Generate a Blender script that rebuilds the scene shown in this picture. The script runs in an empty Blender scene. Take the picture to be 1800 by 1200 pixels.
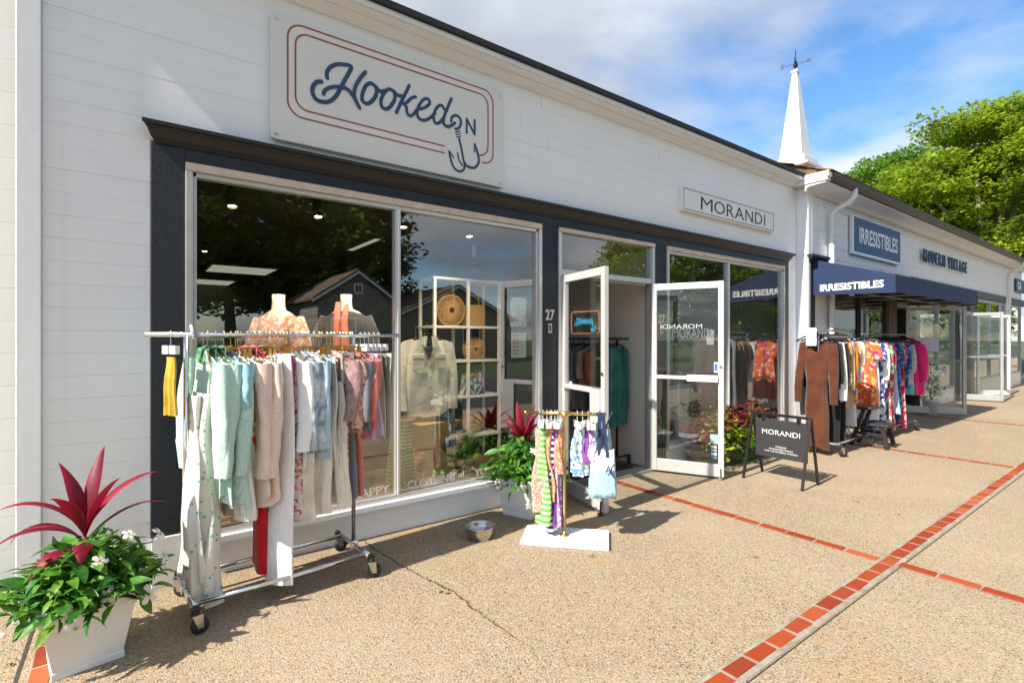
import bpy, math, random
from mathutils import Matrix, Vector, Euler, noise as mnoise
R=math.radians; PI=math.pi
scn=bpy.context.scene
col=scn.collection
# ------------------------------------------------------------------ camera
D=3.73; CAMH=1.485; PHI=R(36.574)
cd=bpy.data.cameras.new('camera'); cd.lens=18.0; cd.sensor_width=36.0; cd.shift_y=-4/1800.
cd.clip_start=.05; cd.clip_end=2000
cam=bpy.data.objects.new('camera',cd); col.objects.link(cam)
cam.location=(0,-D,CAMH); cam.rotation_euler=(R(90),0,-PHI); scn.camera=cam
scn.render.resolution_x=1024; scn.render.resolution_y=682
# ------------------------------------------------------------------ light
SUN_EL=R(44); SUN_AZ=R(3.6)          # sun stands to the left (-X), a hair in front of the shop fronts
sdir=Vector((-math.cos(SUN_EL)*math.cos(SUN_AZ),-math.cos(SUN_EL)*math.sin(SUN_AZ),math.sin(SUN_EL)))
sl=bpy.data.lights.new('sun','SUN'); sl.energy=2.45; sl.angle=R(.9); sl.color=(1,.93,.82)
sun=bpy.data.objects.new('sun',sl); col.objects.link(sun)
sun.rotation_euler=sdir.to_track_quat('Z','Y').to_euler(); sun.location=(-8,-4,12)
w=bpy.data.worlds.new('World'); scn.world=w; w.use_nodes=True
nt=w.node_tree; nt.nodes.clear()
def nn(t,ty,**k):
    n=t.nodes.new(ty)
    for a,b in k.items():
        if a.startswith('i_'): n.inputs[int(a[2:])].default_value=b
        else: setattr(n,a,b)
    return n
def math_(t,op,a,b=None,c=None,clamp=False):
    n=t.nodes.new('ShaderNodeMath'); n.operation=op; n.use_clamp=clamp
    for i,v in enumerate((a,b,c)):
        if v is None: continue
        if isinstance(v,(int,float)): n.inputs[i].default_value=v
        else: t.links.new(v,n.inputs[i])
    return n.outputs[0]
def ramp(t,fac,stops,interp='LINEAR'):
    n=t.nodes.new('ShaderNodeValToRGB'); cr=n.color_ramp; cr.interpolation=interp
    while len(cr.elements)<len(stops): cr.elements.new(.5)
    for e,(p,c) in zip(cr.elements,stops):
        e.position=p; e.color=(c,c,c,1) if isinstance(c,(int,float)) else (*c[:3],1)
    t.links.new(fac,n.inputs[0]); return n.outputs[0]
def mixc(t,fac,a,b,blend='MIX'):
    n=t.nodes.new('ShaderNodeMix'); n.data_type='RGBA'; n.blend_type=blend
    for v,i in ((fac,0),(a,6),(b,7)):
        if isinstance(v,(int,float)): n.inputs[i].default_value=v
        elif isinstance(v,(tuple,list)): n.inputs[i].default_value=(*v[:3],1)
        else: t.links.new(v,n.inputs[i])
    return n.outputs[2]
sky=nn(nt,'ShaderNodeTexSky',sky_type='NISHITA',sun_disc=False)
sky.sun_elevation=SUN_EL; sky.sun_rotation=math.atan2(sdir.x,sdir.y)
sky.air_density=1.0; sky.dust_density=.6; sky.ozone_density=2.2
tc=nn(nt,'ShaderNodeTexCoord')
sx=nn(nt,'ShaderNodeSeparateXYZ'); nt.links.new(tc.outputs['Generated'],sx.inputs[0])
zz=math_(nt,'ADD',math_(nt,'MAXIMUM',sx.outputs[2],0.0),.16)
cx_=nn(nt,'ShaderNodeCombineXYZ')
nt.links.new(math_(nt,'DIVIDE',sx.outputs[0],zz),cx_.inputs[0]); nt.links.new(math_(nt,'DIVIDE',sx.outputs[1],zz),cx_.inputs[1])
mp=nn(nt,'ShaderNodeMapping'); mp.inputs['Location'].default_value=(12.2,3.62,0); mp.inputs['Rotation'].default_value=(0,0,R(10))
nt.links.new(cx_.outputs[0],mp.inputs[0])
n1=nn(nt,'ShaderNodeTexNoise'); n1.inputs['Scale'].default_value=.7; n1.inputs['Detail'].default_value=9; n1.inputs['Roughness'].default_value=.52; n1.inputs['Distortion'].default_value=.25
nt.links.new(mp.outputs[0],n1.inputs[0])
cm=ramp(nt,n1.outputs[0],[(.42,0.0),(.545,1.0)])
n2=nn(nt,'ShaderNodeTexNoise'); n2.inputs['Scale'].default_value=.8; n2.inputs['Detail'].default_value=6
nt.links.new(mp.outputs[0],n2.inputs[0])
ccol=ramp(nt,n2.outputs[0],[(.42,(1.0,1.1,1.28)),(.70,(2.3,2.37,2.46))])
satn=nn(nt,'ShaderNodeHueSaturation'); satn.inputs['Saturation'].default_value=1.22; satn.inputs['Value'].default_value=.45
nt.links.new(sky.outputs[0],satn.inputs['Color'])
skyc=mixc(nt,cm,satn.outputs[0],ccol)
bg=nn(nt,'ShaderNodeBackground'); bg.inputs[1].default_value=.15
nt.links.new(skyc,bg.inputs[0])
wo=nn(nt,'ShaderNodeOutputWorld'); nt.links.new(bg.outputs[0],wo.inputs[0])
scn.view_settings.view_transform='Standard'; scn.view_settings.look='None'
scn.view_settings.exposure=1.88; scn.view_settings.gamma=1; scn.view_settings.use_curve_mapping=False
scn.render.engine='CYCLES'
scn.cycles.max_bounces=7; scn.cycles.transparent_max_bounces=24; scn.cycles.diffuse_bounces=3; scn.cycles.glossy_bounces=3
scn.cycles.sample_clamp_indirect=6; scn.cycles.caustics_reflective=False; scn.cycles.caustics_refractive=False

# ------------------------------------------------------------------ helpers
def hx(s,k=1.0):
    s=s.lstrip('#'); o=[]
    for i in (0,2,4):
        c=int(s[i:i+2],16)/255.; c=c/12.92 if c<=.04045 else ((c+.055)/1.055)**2.4
        o.append(c*k)
    return tuple(o)
def wm(o):
    b=Matrix.LocRotScale(o.location,o.rotation_euler,o.scale)
    return wm(o.parent)@o.matrix_parent_inverse@b if o.parent else b
def link(o,parent=None,world=False):
    col.objects.link(o)
    if parent:
        o.parent=parent
        if world: o.matrix_parent_inverse=wm(parent).inverted()
    return o
def tag(o,label=None,cat=None,group=None,kind=None):
    if label: o['label']=label
    if cat: o['category']=cat
    if group: o['group']=group
    if kind: o['kind']=kind
    return o
def empty(name,loc,rz=0,label=None,cat=None,group=None,parent=None):
    o=bpy.data.objects.new(name,None); o.location=loc; o.rotation_euler=(0,0,rz); o.empty_display_size=.1
    link(o,parent); return tag(o,label,cat,group)
def copy_tree(o,parent=None):
    c=o.copy(); col.objects.link(c); c.parent=parent
    if parent: c.matrix_parent_inverse=o.matrix_parent_inverse.copy()
    for ch in list(o.children): copy_tree(ch,c)
    return c
class MB:
    def __init__(s): s.v=[]; s.f=[]
    def add(s,v,f):
        n=len(s.v); s.v+= [tuple(p) for p in v]; s.f+=[tuple(i+n for i in q) for q in f]; return s
    def box(s,x0,x1,y0,y1,z0,z1):
        return s.add([(x0,y0,z0),(x1,y0,z0),(x1,y1,z0),(x0,y1,z0),(x0,y0,z1),(x1,y0,z1),(x1,y1,z1),(x0,y1,z1)],
          [(0,3,2,1),(4,5,6,7),(0,1,5,4),(1,2,6,5),(2,3,7,6),(3,0,4,7)])
    def bar(s,a,b,wx,wz,up=(0,0,1)):
        a=Vector(a);b=Vector(b);d=(b-a).normalized();u=Vector(up)
        if abs(d.dot(u))>.98: u=Vector((0,1,0))
        r=d.cross(u).normalized();u=r.cross(d).normalized();r*=wx/2;u*=wz/2
        return s.add([a-r-u,a+r-u,a+r+u,a-r+u,b-r-u,b+r-u,b+r+u,b-r+u],[(3,2,1,0),(4,5,6,7),(0,1,5,4),(1,2,6,5),(2,3,7,6),(3,0,4,7)])
    def tube(s,pts,r,n=8,caps=True):
        pts=[Vector(p) for p in pts]; m=len(pts); rr=r if isinstance(r,(list,tuple)) else [r]*m
        prev=None; V=[]
        for i,p in enumerate(pts):
            t=(pts[min(i+1,m-1)]-pts[max(i-1,0)]).normalized()
            if prev is None:
                u=Vector((0,0,1)) if abs(t.z)<.9 else Vector((1,0,0)); u=(u-t*u.dot(t)).normalized()
            else: u=(prev-t*prev.dot(t)).normalized()
            prev=u; v=t.cross(u)
            for k in range(n):
                a=2*PI*k/n; V.append(p+(u*math.cos(a)+v*math.sin(a))*rr[i])
        F=[(i*n+k,i*n+(k+1)%n,(i+1)*n+(k+1)%n,(i+1)*n+k) for i in range(m-1) for k in range(n)]
        if caps: F+=[tuple(range(n-1,-1,-1)),tuple((m-1)*n+k for k in range(n))]
        return s.add(V,F)
    def lathe(s,prof,c=(0,0,0),n=24,sx=1,sy=1):
        V=[];m=len(prof)
        for r,z in prof:
            for k in range(n):
                a=2*PI*k/n; V.append((c[0]+r*math.cos(a)*sx,c[1]+r*math.sin(a)*sy,c[2]+z))
        F=[(i*n+k,i*n+(k+1)%n,(i+1)*n+(k+1)%n,(i+1)*n+k) for i in range(m-1) for k in range(n)]
        return s.add(V,F)
    def prism(s,poly,fn0,fn1):
        n=len(poly); V=[fn0(p) for p in poly]+[fn1(p) for p in poly]
        return s.add(V,[tuple(range(n-1,-1,-1)),tuple(range(n,2*n))]+[(k,(k+1)%n,n+(k+1)%n,n+k) for k in range(n)])
    def sphere(s,c,r,n=10,m=7,sx=1,sy=1,sz=1):
        return s.lathe([(max(1e-4,r*math.sin(PI*i/m)),-sz*r*math.cos(PI*i/m)) for i in range(m+1)],c,n,sx,sy)
    def mesh(s,name='mesh',smooth=False):
        me=bpy.data.meshes.new(name); me.from_pydata(s.v,[],s.f); me.update()
        if smooth: me.polygons.foreach_set('use_smooth',[True]*len(me.polygons))
        return me
    def build(s,name,mat,parent=None,world=False,smooth=False,bevel=0,loc=None,rot=None):
        me=s.mesh(name,smooth); me.materials.append(mat)
        o=bpy.data.objects.new(name,me)
        if loc: o.location=loc
        if rot: o.rotation_euler=rot
        link(o,parent,world)
        if bevel:
            b=o.modifiers.new('bevel','BEVEL'); b.width=bevel; b.segments=2; b.limit_method='ANGLE'; b.angle_limit=R(40)
        return o
def inst(name,me,parent=None,loc=(0,0,0),rot=(0,0,0),sc=(1,1,1),world=False):
    o=bpy.data.objects.new(name,me); o.location=loc; o.rotation_euler=rot; o.scale=sc if isinstance(sc,(tuple,list)) else (sc,)*3
    return link(o,parent,world)
# ---------------------------------------------------------------- materials
MT={}
def newmat(name):
    m=bpy.data.materials.new(name); m.use_nodes=True; t=m.node_tree; p=t.nodes['Principled BSDF']; return m,t,p
def setp(p,rough=.6,metal=0,spec=.5,coat=0,sheen=0):
    p.inputs['Roughness'].default_value=rough; p.inputs['Metallic'].default_value=metal
    p.inputs['Specular IOR Level'].default_value=spec; p.inputs['Coat Weight'].default_value=coat; p.inputs['Sheen Weight'].default_value=sheen
def noise(t,scale,detail=4,rough=.55,vec=None,dist=0):
    n=t.nodes.new('ShaderNodeTexNoise'); n.inputs['Scale'].default_value=scale; n.inputs['Detail'].default_value=detail
    n.inputs['Roughness'].default_value=rough; n.inputs['Distortion'].default_value=dist
    if vec is not None: t.links.new(vec,n.inputs['Vector'])
    return n
def ocoord(t): 
    n=t.nodes.new('ShaderNodeTexCoord'); return n.outputs['Object']
def bump(t,p,h,strength=.3,dist=.01):
    b=t.nodes.new('ShaderNodeBump'); b.inputs['Strength'].default_value=strength; b.inputs['Distance'].default_value=dist
    t.links.new(h,b.inputs['Height']); t.links.new(b.outputs[0],p.inputs['Normal']); return b
def M(name,c,rough=.6,metal=0,var=.08,vs=6,bmp=0,bs=60,spec=.5,coat=0,objvar=0,sheen=0,dirt=None):
    if name in MT: return MT[name]
    m,t,p=newmat(name); setp(p,rough,metal,spec,coat,sheen)
    co=ocoord(t); n=noise(t,vs,5,.6,co)
    a=tuple(x*(1-var) for x in c); b=tuple(min(1,x*(1+var)) for x in c)
    o=mixc(t,ramp(t,n.outputs[0],[(.3,0.),(.7,1.)]),a,b)
    if objvar:
        oi=t.nodes.new('ShaderNodeObjectInfo'); hs=t.nodes.new('ShaderNodeHueSaturation')
        t.links.new(math_(t,'MULTIPLY_ADD',oi.outputs['Random'],objvar*2,1-objvar),hs.inputs['Value'])
        t.links.new(math_(t,'MULTIPLY_ADD',oi.outputs['Random'],objvar*.10,.5-objvar*.05),hs.inputs['Hue'])
        t.links.new(o,hs.inputs['Color']); o=hs.outputs[0]
    if dirt:
        dn=noise(t,dirt[1],7,.7,co,.6); o=mixc(t,ramp(t,dn.outputs[0],[(dirt[2],0.),(dirt[2]+.12,dirt[3])]),o,dirt[0])
    t.links.new(o,p.inputs['Base Color'])
    if bmp:
        bn=noise(t,bs,4,.6,co); bump(t,p,bn.outputs[0],bmp,.01)
    MT[name]=m; return m
def fabric(t,p,co,fine=True):
    n=noise(t,9,4,.6,co); 
    n2=noise(t,420,2,.5,co); n3=noise(t,26,3,.6,co,1.2); h=math_(t,'ADD',math_(t,'MULTIPLY_ADD',n3.outputs[0],.35,n.outputs[0]),math_(t,'MULTIPLY',n2.outputs[0],.12))
    bump(t,p,h,.4,.022)
def Mstripe(name,c1,c2,axis='y',freq=60,duty=.5,wob=.0,rough=.85,c3=None):
    if name in MT: return MT[name]
    m,t,p=newmat(name); setp(p,rough,0,.2,0,.2); co=ocoord(t)
    s=t.nodes.new('ShaderNodeSeparateXYZ'); 
    if wob:
        nz=noise(t,7,2,.5,co); vm=t.nodes.new('ShaderNodeVectorMath'); vm.operation='MULTIPLY_ADD'
        t.links.new(nz.outputs[1],vm.inputs[0]); vm.inputs[1].default_value=(wob,)*3; t.links.new(co,vm.inputs[2]); t.links.new(vm.outputs[0],s.inputs[0])
    else: t.links.new(co,s.inputs[0])
    v=s.outputs['xyz'.index(axis)] if axis in 'xyz' else math_(t,'ADD',s.outputs[0],math_(t,'MULTIPLY',s.outputs[1],.7))
    fr=math_(t,'FRACT',math_(t,'MULTIPLY',v,freq))
    o=mixc(t,math_(t,'GREATER_THAN',fr,duty),c1,c2)
    if c3:
        fr2=math_(t,'FRACT',math_(t,'MULTIPLY',v,freq/4.)); o=mixc(t,math_(t,'GREATER_THAN',fr2,.78),o,c3)
    t.links.new(o,p.inputs['Base Color']); fabric(t,p,co); MT[name]=m; return m
def Mdots(name,base,dot,scale=14,r=.22,ring=False,rough=.85):
    if name in MT: return MT[name]
    m,t,p=newmat(name); setp(p,rough,0,.2,0,.2); co=ocoord(t)
    v=t.nodes.new('ShaderNodeTexVoronoi'); v.inputs['Scale'].default_value=scale; v.inputs['Randomness'].default_value=.8; t.links.new(co,v.inputs['Vector'])
    d=math_(t,'LESS_THAN',v.outputs['Distance'],r)
    if ring: d=math_(t,'SUBTRACT',d,math_(t,'MULTIPLY',math_(t,'LESS_THAN',v.outputs['Distance'],r*.45),.7))
    t.links.new(mixc(t,d,base,dot),p.inputs['Base Color']); fabric(t,p,co); MT[name]=m; return m
def Mfloral(name,cols,scale=22,rough=.85):
    if name in MT: return MT[name]
    m,t,p=newmat(name); setp(p,rough,0,.2,0,.2); co=ocoord(t)
    nz=noise(t,scale*.8,3,.6,co); vm=t.nodes.new('ShaderNodeVectorMath'); vm.operation='MULTIPLY_ADD'
    t.links.new(nz.outputs[1],vm.inputs[0]); vm.inputs[1].default_value=(2./scale,)*3; t.links.new(co,vm.inputs[2])
    v=t.nodes.new('ShaderNodeTexVoronoi'); v.inputs['Scale'].default_value=scale; t.links.new(vm.outputs[0],v.inputs['Vector'])
    s=t.nodes.new('ShaderNodeSeparateColor'); t.links.new(v.outputs['Color'],s.inputs[0])
    k=len(cols); o=ramp(t,s.outputs[0],[(i/k,c) for i,c in enumerate(cols)],'CONSTANT')
    t.links.new(o,p.inputs['Base Color']); fabric(t,p,co); MT[name]=m; return m
def Mcloth(name,c,var=.10,vs=10,c2=None,rough=.85):
    if name in MT: return MT[name]
    m,t,p=newmat(name); setp(p,rough,0,.2,0,.25); co=ocoord(t)
    n=noise(t,vs,4,.6,co)
    b=c2 if c2 else tuple(min(1,x*(1+var)) for x in c)
    t.links.new(mixc(t,ramp(t,n.outputs[0],[(.38,0.),(.62,1.)]),tuple(x*(1-var) for x in c) if not c2 else c,b),p.inputs['Base Color']); fabric(t,p,co); MT[name]=m; return m
def Mlace(name,c,scale=70,r=.3):
    if name in MT: return MT[name]
    m,t,p=newmat(name); setp(p,.85,0,.2); co=ocoord(t); p.inputs['Base Color'].default_value=(*c,1)
    v=t.nodes.new('ShaderNodeTexVoronoi'); v.inputs['Scale'].default_value=scale; v.inputs['Randomness'].default_value=.35; t.links.new(co,v.inputs['Vector'])
    t.links.new(math_(t,'GREATER_THAN',v.outputs['Distance'],r),p.inputs['Alpha']); fabric(t,p,co); MT[name]=m; return m
def glassmat(name,tint=(.93,.95,.94),boost=2.3,base=.06):
    m,t,p=newmat(name); t.nodes.remove(p)
    ge=t.nodes.new('ShaderNodeNewGeometry'); dt=t.nodes.new('ShaderNodeVectorMath'); dt.operation='DOT_PRODUCT'
    t.links.new(ge.outputs['Normal'],dt.inputs[0]); t.links.new(ge.outputs['Incoming'],dt.inputs[1])
    fr=math_(t,'MULTIPLY_ADD',math_(t,'POWER',math_(t,'SUBTRACT',1.0,math_(t,'ABSOLUTE',dt.outputs['Value'])),5.0),.96,.042)
    tr=t.nodes.new('ShaderNodeBsdfTransparent'); tr.inputs[0].default_value=(*tint,1)
    gl=t.nodes.new('ShaderNodeBsdfGlossy'); gl.inputs['Roughness'].default_value=.0
    mx=t.nodes.new('ShaderNodeMixShader'); t.links.new(math_(t,'MULTIPLY_ADD',fr,boost,base,True),mx.inputs[0])
    # slow waviness of float glass
    n=noise(t,1.6,2,.5,ocoord(t)); b=t.nodes.new('ShaderNodeBump'); b.inputs['Strength'].default_value=.02; b.inputs['Distance'].default_value=.02
    t.links.new(n.outputs[0],b.inputs['Height']); t.links.new(b.outputs[0],gl.inputs['Normal'])
    t.links.new(tr.outputs[0],mx.inputs[1]); t.links.new(gl.outputs[0],mx.inputs[2]); t.links.new(mx.outputs[0],t.nodes['Material Output'].inputs[0])
    MT[name]=m; return m
def emis(name,c,s):
    m,t,p=newmat(name); p.inputs['Base Color'].default_value=(*c,1); p.inputs['Emission Color'].default_value=(*c,1); p.inputs['Emission Strength'].default_value=s; MT[name]=m; return m
white=M('white_paint',(.86,.875,.905),.5,0,.025,3,.08,40,dirt=((.45,.42,.36),2.2,.66,.35))
def boardmat():
    m,t,p=newmat('white_boards'); setp(p,.5,0,.4); co=ocoord(t)
    mp_=t.nodes.new('ShaderNodeMapping'); mp_.inputs['Scale'].default_value=(9,1,.35); t.links.new(co,mp_.inputs[0]); st=noise(t,1,6,.65,mp_.outputs[0])
    n=noise(t,2.5,6,.65,co); o=mixc(t,ramp(t,n.outputs[0],[(.3,0.),(.7,1.)]),(.84,.855,.885),(.885,.90,.93))
    o=mixc(t,ramp(t,st.outputs[0],[(.55,0.),(.75,.16)]),o,(.52,.50,.46))
    sp=noise(t,45,3,.6,co); o=mixc(t,ramp(t,sp.outputs[0],[(.73,0.),(.77,.5)]),o,(.45,.42,.37))
    mp2=t.nodes.new('ShaderNodeMapping'); mp2.inputs['Scale'].default_value=(3,60,120); t.links.new(co,mp2.inputs[0]); gr=noise(t,1,4,.6,mp2.outputs[0]); lg=noise(t,3,2,.5,co)
    t.links.new(o,p.inputs['Base Color']); bump(t,p,math_(t,'MULTIPLY_ADD',gr.outputs[0],.25,lg.outputs[0]),.22,.012); return m
boards=boardmat()
whiteclean=M('white_gloss',(.80,.80,.80),.35,0,.02,3)
trimw=M('trim_paint',(.78,.79,.82),.5,0,.05,5,.1,30)
cream=M('cream_trim',(.80,.82,.86),.5,0,.05,5)
alum=M('aluminium_frame',(.62,.62,.61),.38,.55,.06,7,.04,50,dirt=((.40,.33,.25),5,.62,.5))
alumpeel=M('weathered_frame',(.62,.50,.41),.6,0,.14,9,.2,30,dirt=((.32,.24,.18),14,.60,.6))
navy=M('navy_stucco',(.008,.012,.022),.42,0,.25,14,.5,110)
crownm=M('dark_crown',(.013,.012,.013),.45,0,.2,5)
black=M('black_metal',(.012,.012,.013),.38,0,.1,5)
chrome=M('chrome',(.78,.78,.78),.14,1,.04,8)
steel=M('brushed_steel',(.55,.53,.50),.28,1,.08,12)
brass=M('brass',(.62,.40,.14),.3,1,.1,8)
gold=M('gold_wire',(.75,.48,.12),.28,1,.05,8)
rubber=M('black_rubber',(.015,.015,.015),.6,0,.1,8)
glass=glassmat('window_glass')
glassd=glassmat('door_glass',(.93,.95,.94),1.3,.02)
print('helpers ok')
# ================================================================= GROUND
def pavemat():
    m,t,p=newmat('exposed_aggregate'); setp(p,.8,0,.25); co=ocoord(t)
    v=t.nodes.new('ShaderNodeTexVoronoi'); v.inputs['Scale'].default_value=135; v.inputs['Randomness'].default_value=1; t.links.new(co,v.inputs['Vector'])
    s=t.nodes.new('ShaderNodeSeparateColor'); t.links.new(v.outputs['Color'],s.inputs[0])
    peb=ramp(t,s.outputs[0],[(0,(.05,.038,.028)),(.06,(.15,.14,.135)),(.13,(.26,.15,.065)),(.22,(.30,.22,.13)),(.46,(.36,.277,.18)),(.72,(.41,.33,.23)),(.9,(.46,.40,.315))],'CONSTANT')
    edge=ramp(t,v.outputs['Distance'],[(.45,0.),(.75,1.)])
    o=mixc(t,math_(t,'MULTIPLY',edge,.75),peb,(.30,.235,.155))
    big=noise(t,1.3,6,.6,co); o=mixc(t,ramp(t,big.outputs[0],[(.35,0.),(.7,.22)]),o,(.30,.22,.14))
    st=noise(t,.9,5,.65,co,.4); o=mixc(t,ramp(t,st.outputs[0],[(.60,0.),(.70,.45)]),o,(.42,.24,.08))
    sp=noise(t,16,3,.7,co); o=mixc(t,ramp(t,sp.outputs[0],[(.70,0.),(.74,.5)]),o,(.16,.11,.07))
    pa=noise(t,.45,7,.62,co,.8); o=mixc(t,ramp(t,pa.outputs[0],[(.50,0.),(.62,.25)]),o,(.45,.36,.25))
    gm_=t.nodes.new('ShaderNodeTexVoronoi'); gm_.inputs['Scale'].default_value=1.7; t.links.new(co,gm_.inputs['Vector']); o=mixc(t,ramp(t,gm_.outputs['Distance'],[(.030,.65),(.042,0.)]),o,(.10,.085,.07))
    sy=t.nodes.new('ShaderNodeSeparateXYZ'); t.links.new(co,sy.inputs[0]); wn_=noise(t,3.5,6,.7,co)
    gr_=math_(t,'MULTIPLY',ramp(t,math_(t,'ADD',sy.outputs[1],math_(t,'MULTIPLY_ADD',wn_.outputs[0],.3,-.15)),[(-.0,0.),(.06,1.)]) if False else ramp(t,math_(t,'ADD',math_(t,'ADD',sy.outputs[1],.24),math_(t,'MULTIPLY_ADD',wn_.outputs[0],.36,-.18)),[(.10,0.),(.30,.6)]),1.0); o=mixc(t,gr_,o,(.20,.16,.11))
    t.links.new(o,p.inputs['Base Color'])
    h=math_(t,'SUBTRACT',1.0,v.outputs['Distance']); bump(t,p,h,.55,.006); MT['pave']=m; return m
pave=pavemat()
asphalt=M('asphalt',(.05,.05,.052),.85,0,.2,3,.3,120)
conc=M('concrete_strip',(.30,.26,.20),.9,0,.25,12,.5,90,dirt=((.16,.13,.09),6,.5,.6))
grassm=M('lawn',(.06,.09,.03),.9,0,.4,3,.4,60)
ground=MB().box(-600,600,-600,600,-.6,-.16).build('ground',grassm); tag(ground,'distant grassy ground around the shops',kind='structure')
road=MB().box(-200,200,-14,-5.4,-.3,-.12).build('road',asphalt); tag(road,'asphalt road behind the viewpoint',kind='structure')
pv=MB().add([(-40,-5.4,0),(80,-5.4,0),(80,.3,0),(-40,.3,0)],[(0,1,2,3)]).box(-40,80,-5.52,-5.4,-.14,0).box(-40,80,-5.4,.3,-.16,-.04).build('pavement',pave)
tag(pv,'tan exposed aggregate pavement in front of the shops',kind='structure')
random.seed(4)
def jitterbrick(sx,sy,seed):
    random.seed(seed); b=MB(); h=.0; c=.0035
    def j(): return random.uniform(-.004,.004)
    x,y=sx/2,sy/2
    lo=[(-x+j(),-y+j(),-.02),(x+j(),-y+j(),-.02),(x+j(),y+j(),-.02),(-x+j(),y+j(),-.02)]
    mid=[(a,b_,-.0035) for a,b_,_ in lo]; top=[(a*(1-c/x),b_*(1-c/y),random.uniform(-.0006,.0006)) for a,b_,_ in lo]
    V=lo+mid+top; F=[(0,1,5,4),(1,2,6,5),(2,3,7,6),(3,0,4,7),(4,5,9,8),(5,6,10,9),(6,7,11,10),(7,4,8,11),(8,9,10,11)]
    b.add(V,F); me=b.mesh('brick'); me.materials.append(MT['brick_red']); return me
def brickmat():
    m,t,p=newmat('brick_red'); setp(p,.75,0,.3); co=ocoord(t)
    oi=t.nodes.new('ShaderNodeObjectInfo')
    c=ramp(t,oi.outputs['Random'],[(0,(.22,.030,.007)),(.25,(.28,.038,.008)),(.5,(.33,.055,.010)),(.75,(.26,.042,.012)),(.9,(.35,.075,.018)),(1,(.36,.10,.04))])
    n=noise(t,35,5,.65,co); c=mixc(t,ramp(t,n.outputs[0],[(.4,0.),(.75,.35)]),c,(.17,.035,.012))
    w_=noise(t,14,6,.7,co); c=mixc(t,ramp(t,w_.outputs[0],[(.66,0.),(.82,.3)]),c,(.42,.30,.22))
    t.links.new(c,p.inputs['Base Color']); bump(t,p,n.outputs[0],.35,.006); MT['brick_red']=m
brickmat()
bl=[jitterbrick(.168,.074,i) for i in range(5)]; bs=[jitterbrick(.080,.192,i+9) for i in range(5)]
# mortar beds
mo=MB(); mo.add([(-2,-2.548,.0025),(40,-2.548,.0025),(40,-2.428,.0025),(-2,-2.428,.0025)],[(0,1,2,3)])
mo.build('mortar_bed',conc,pv)
LINES=[(-.325,-.10,-2.436),(4.045,-.02,-2.436),(8.20,-.3,-2.436),(12.3,-.3,-2.436),(4.07,-2.535,-3.9),(8.22,-2.535,-3.9)]
for x,y0,y1 in LINES:
    MB().add([(x-.046,y1,.0018),(x+.046,y1,.0018),(x+.046,y0,.0018),(x-.046,y0,.0018)],[(0,1,2,3)]).build('mortar_bed',conc,pv)
random.seed(7)
x=1.0
while x<19:
    inst('brick',random.choice(bl),pv,(x+.09,-2.482+random.uniform(-.003,.003),.0062+random.uniform(-.001,.001)),(0,0,random.uniform(-.012,.012)+random.choice((0,PI)))); x+=.187+random.uniform(-.002,.002)
for x,y0,y1 in LINES:
    y=y1+.103 if y0>-2 else y0-.103
    sg_=1 if y0>-2 else -1
    while (y<y0-.05 if sg_>0 else y>y1+.05):
        inst('brick',random.choice(bs),pv,(x+random.uniform(-.003,.003),y,.0062+random.uniform(-.001,.001)),(0,0,random.uniform(-.015,.015)+random.choice((0,PI)))); y+=sg_*.205
# expansion joint and crack
dark=M('joint_dark',(.05,.042,.03),.9,0,.3,20)
moss=M('moss',(.10,.11,.03),.95,0,.5,30,.6,200)
MB().add([(-2,-2.562,.003),(40,-2.562,.003),(40,-2.5555,.003),(-2,-2.5555,.003)],[(0,1,2,3)]).build('joint',dark,pv)
MB().add([(-.415,-3.5,.0022),(-.40,-3.5,.0022),(-.40,-.05,.0022),(-.415,-.05,.0022)],[(0,1,2,3)]).build('joint',dark,pv)
random.seed(21)
cr=[(1.37,-.02),(1.38,-.21),(1.405,-.45),(1.42,-.6),(1.46,-.83),(1.485,-.97),(1.52,-1.13),(1.51,-1.39),(1.53,-1.67),(1.56,-1.90)]
pts=[]
for a,b in zip(cr,cr[1:]):
    for k in range(9):
        q=k/9.; pts.append((a[0]+(b[0]-a[0])*q+random.uniform(-.008,.008),a[1]+(b[1]-a[1])*q))
def ribbon(pts,w0,z):
    b=MB(); n=len(pts); V=[]
    for i,(x,y) in enumerate(pts):
        ww=w0*random.uniform(.5,1.5)*min(1,(n-i)/14.); V+=[(x-ww,y,z),(x+ww,y,z)]
    b.add(V,[(2*i,2*i+1,2*i+3,2*i+2) for i in range(n-1)]); return b
ribbon(pts,.0035,.0022).build('crack',dark,pv)
dryl=M('dry_leaf_litter',(.24,.10,.03),.8,0,.3,20)
for i,(x,y) in enumerate(((-.52,-.62),(-.47,-.70),(1.50,-1.12),(1.47,-1.05),(3.4,-1.9),(5.2,-2.2),(-.44,-.52))):
    LF=MB().add([(0,0,.003),(.022,-.010,.008),(.045,0,.004),(.022,.012,.012)],[(0,1,2,3)]).build('fallen_leaf',dryl,pv,loc=(x,y,.002),rot=(.1,.1,i*1.3))
b=MB()
for i in range(160):
    x,y=random.choice(pts[40:70]); x+=random.uniform(-.008,.008); y+=random.uniform(-.012,.012); s=random.uniform(.003,.008); a=random.uniform(0,6.3)
    b.add([(x,y,.002),(x+s*math.cos(a),y+s*math.sin(a),.004+s*.7),(x+s*math.cos(a+1),y+s*math.sin(a+1),.003)],[(0,1,2)])
o=b.build('moss',moss,pv); o['kind']='stuff'

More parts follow.
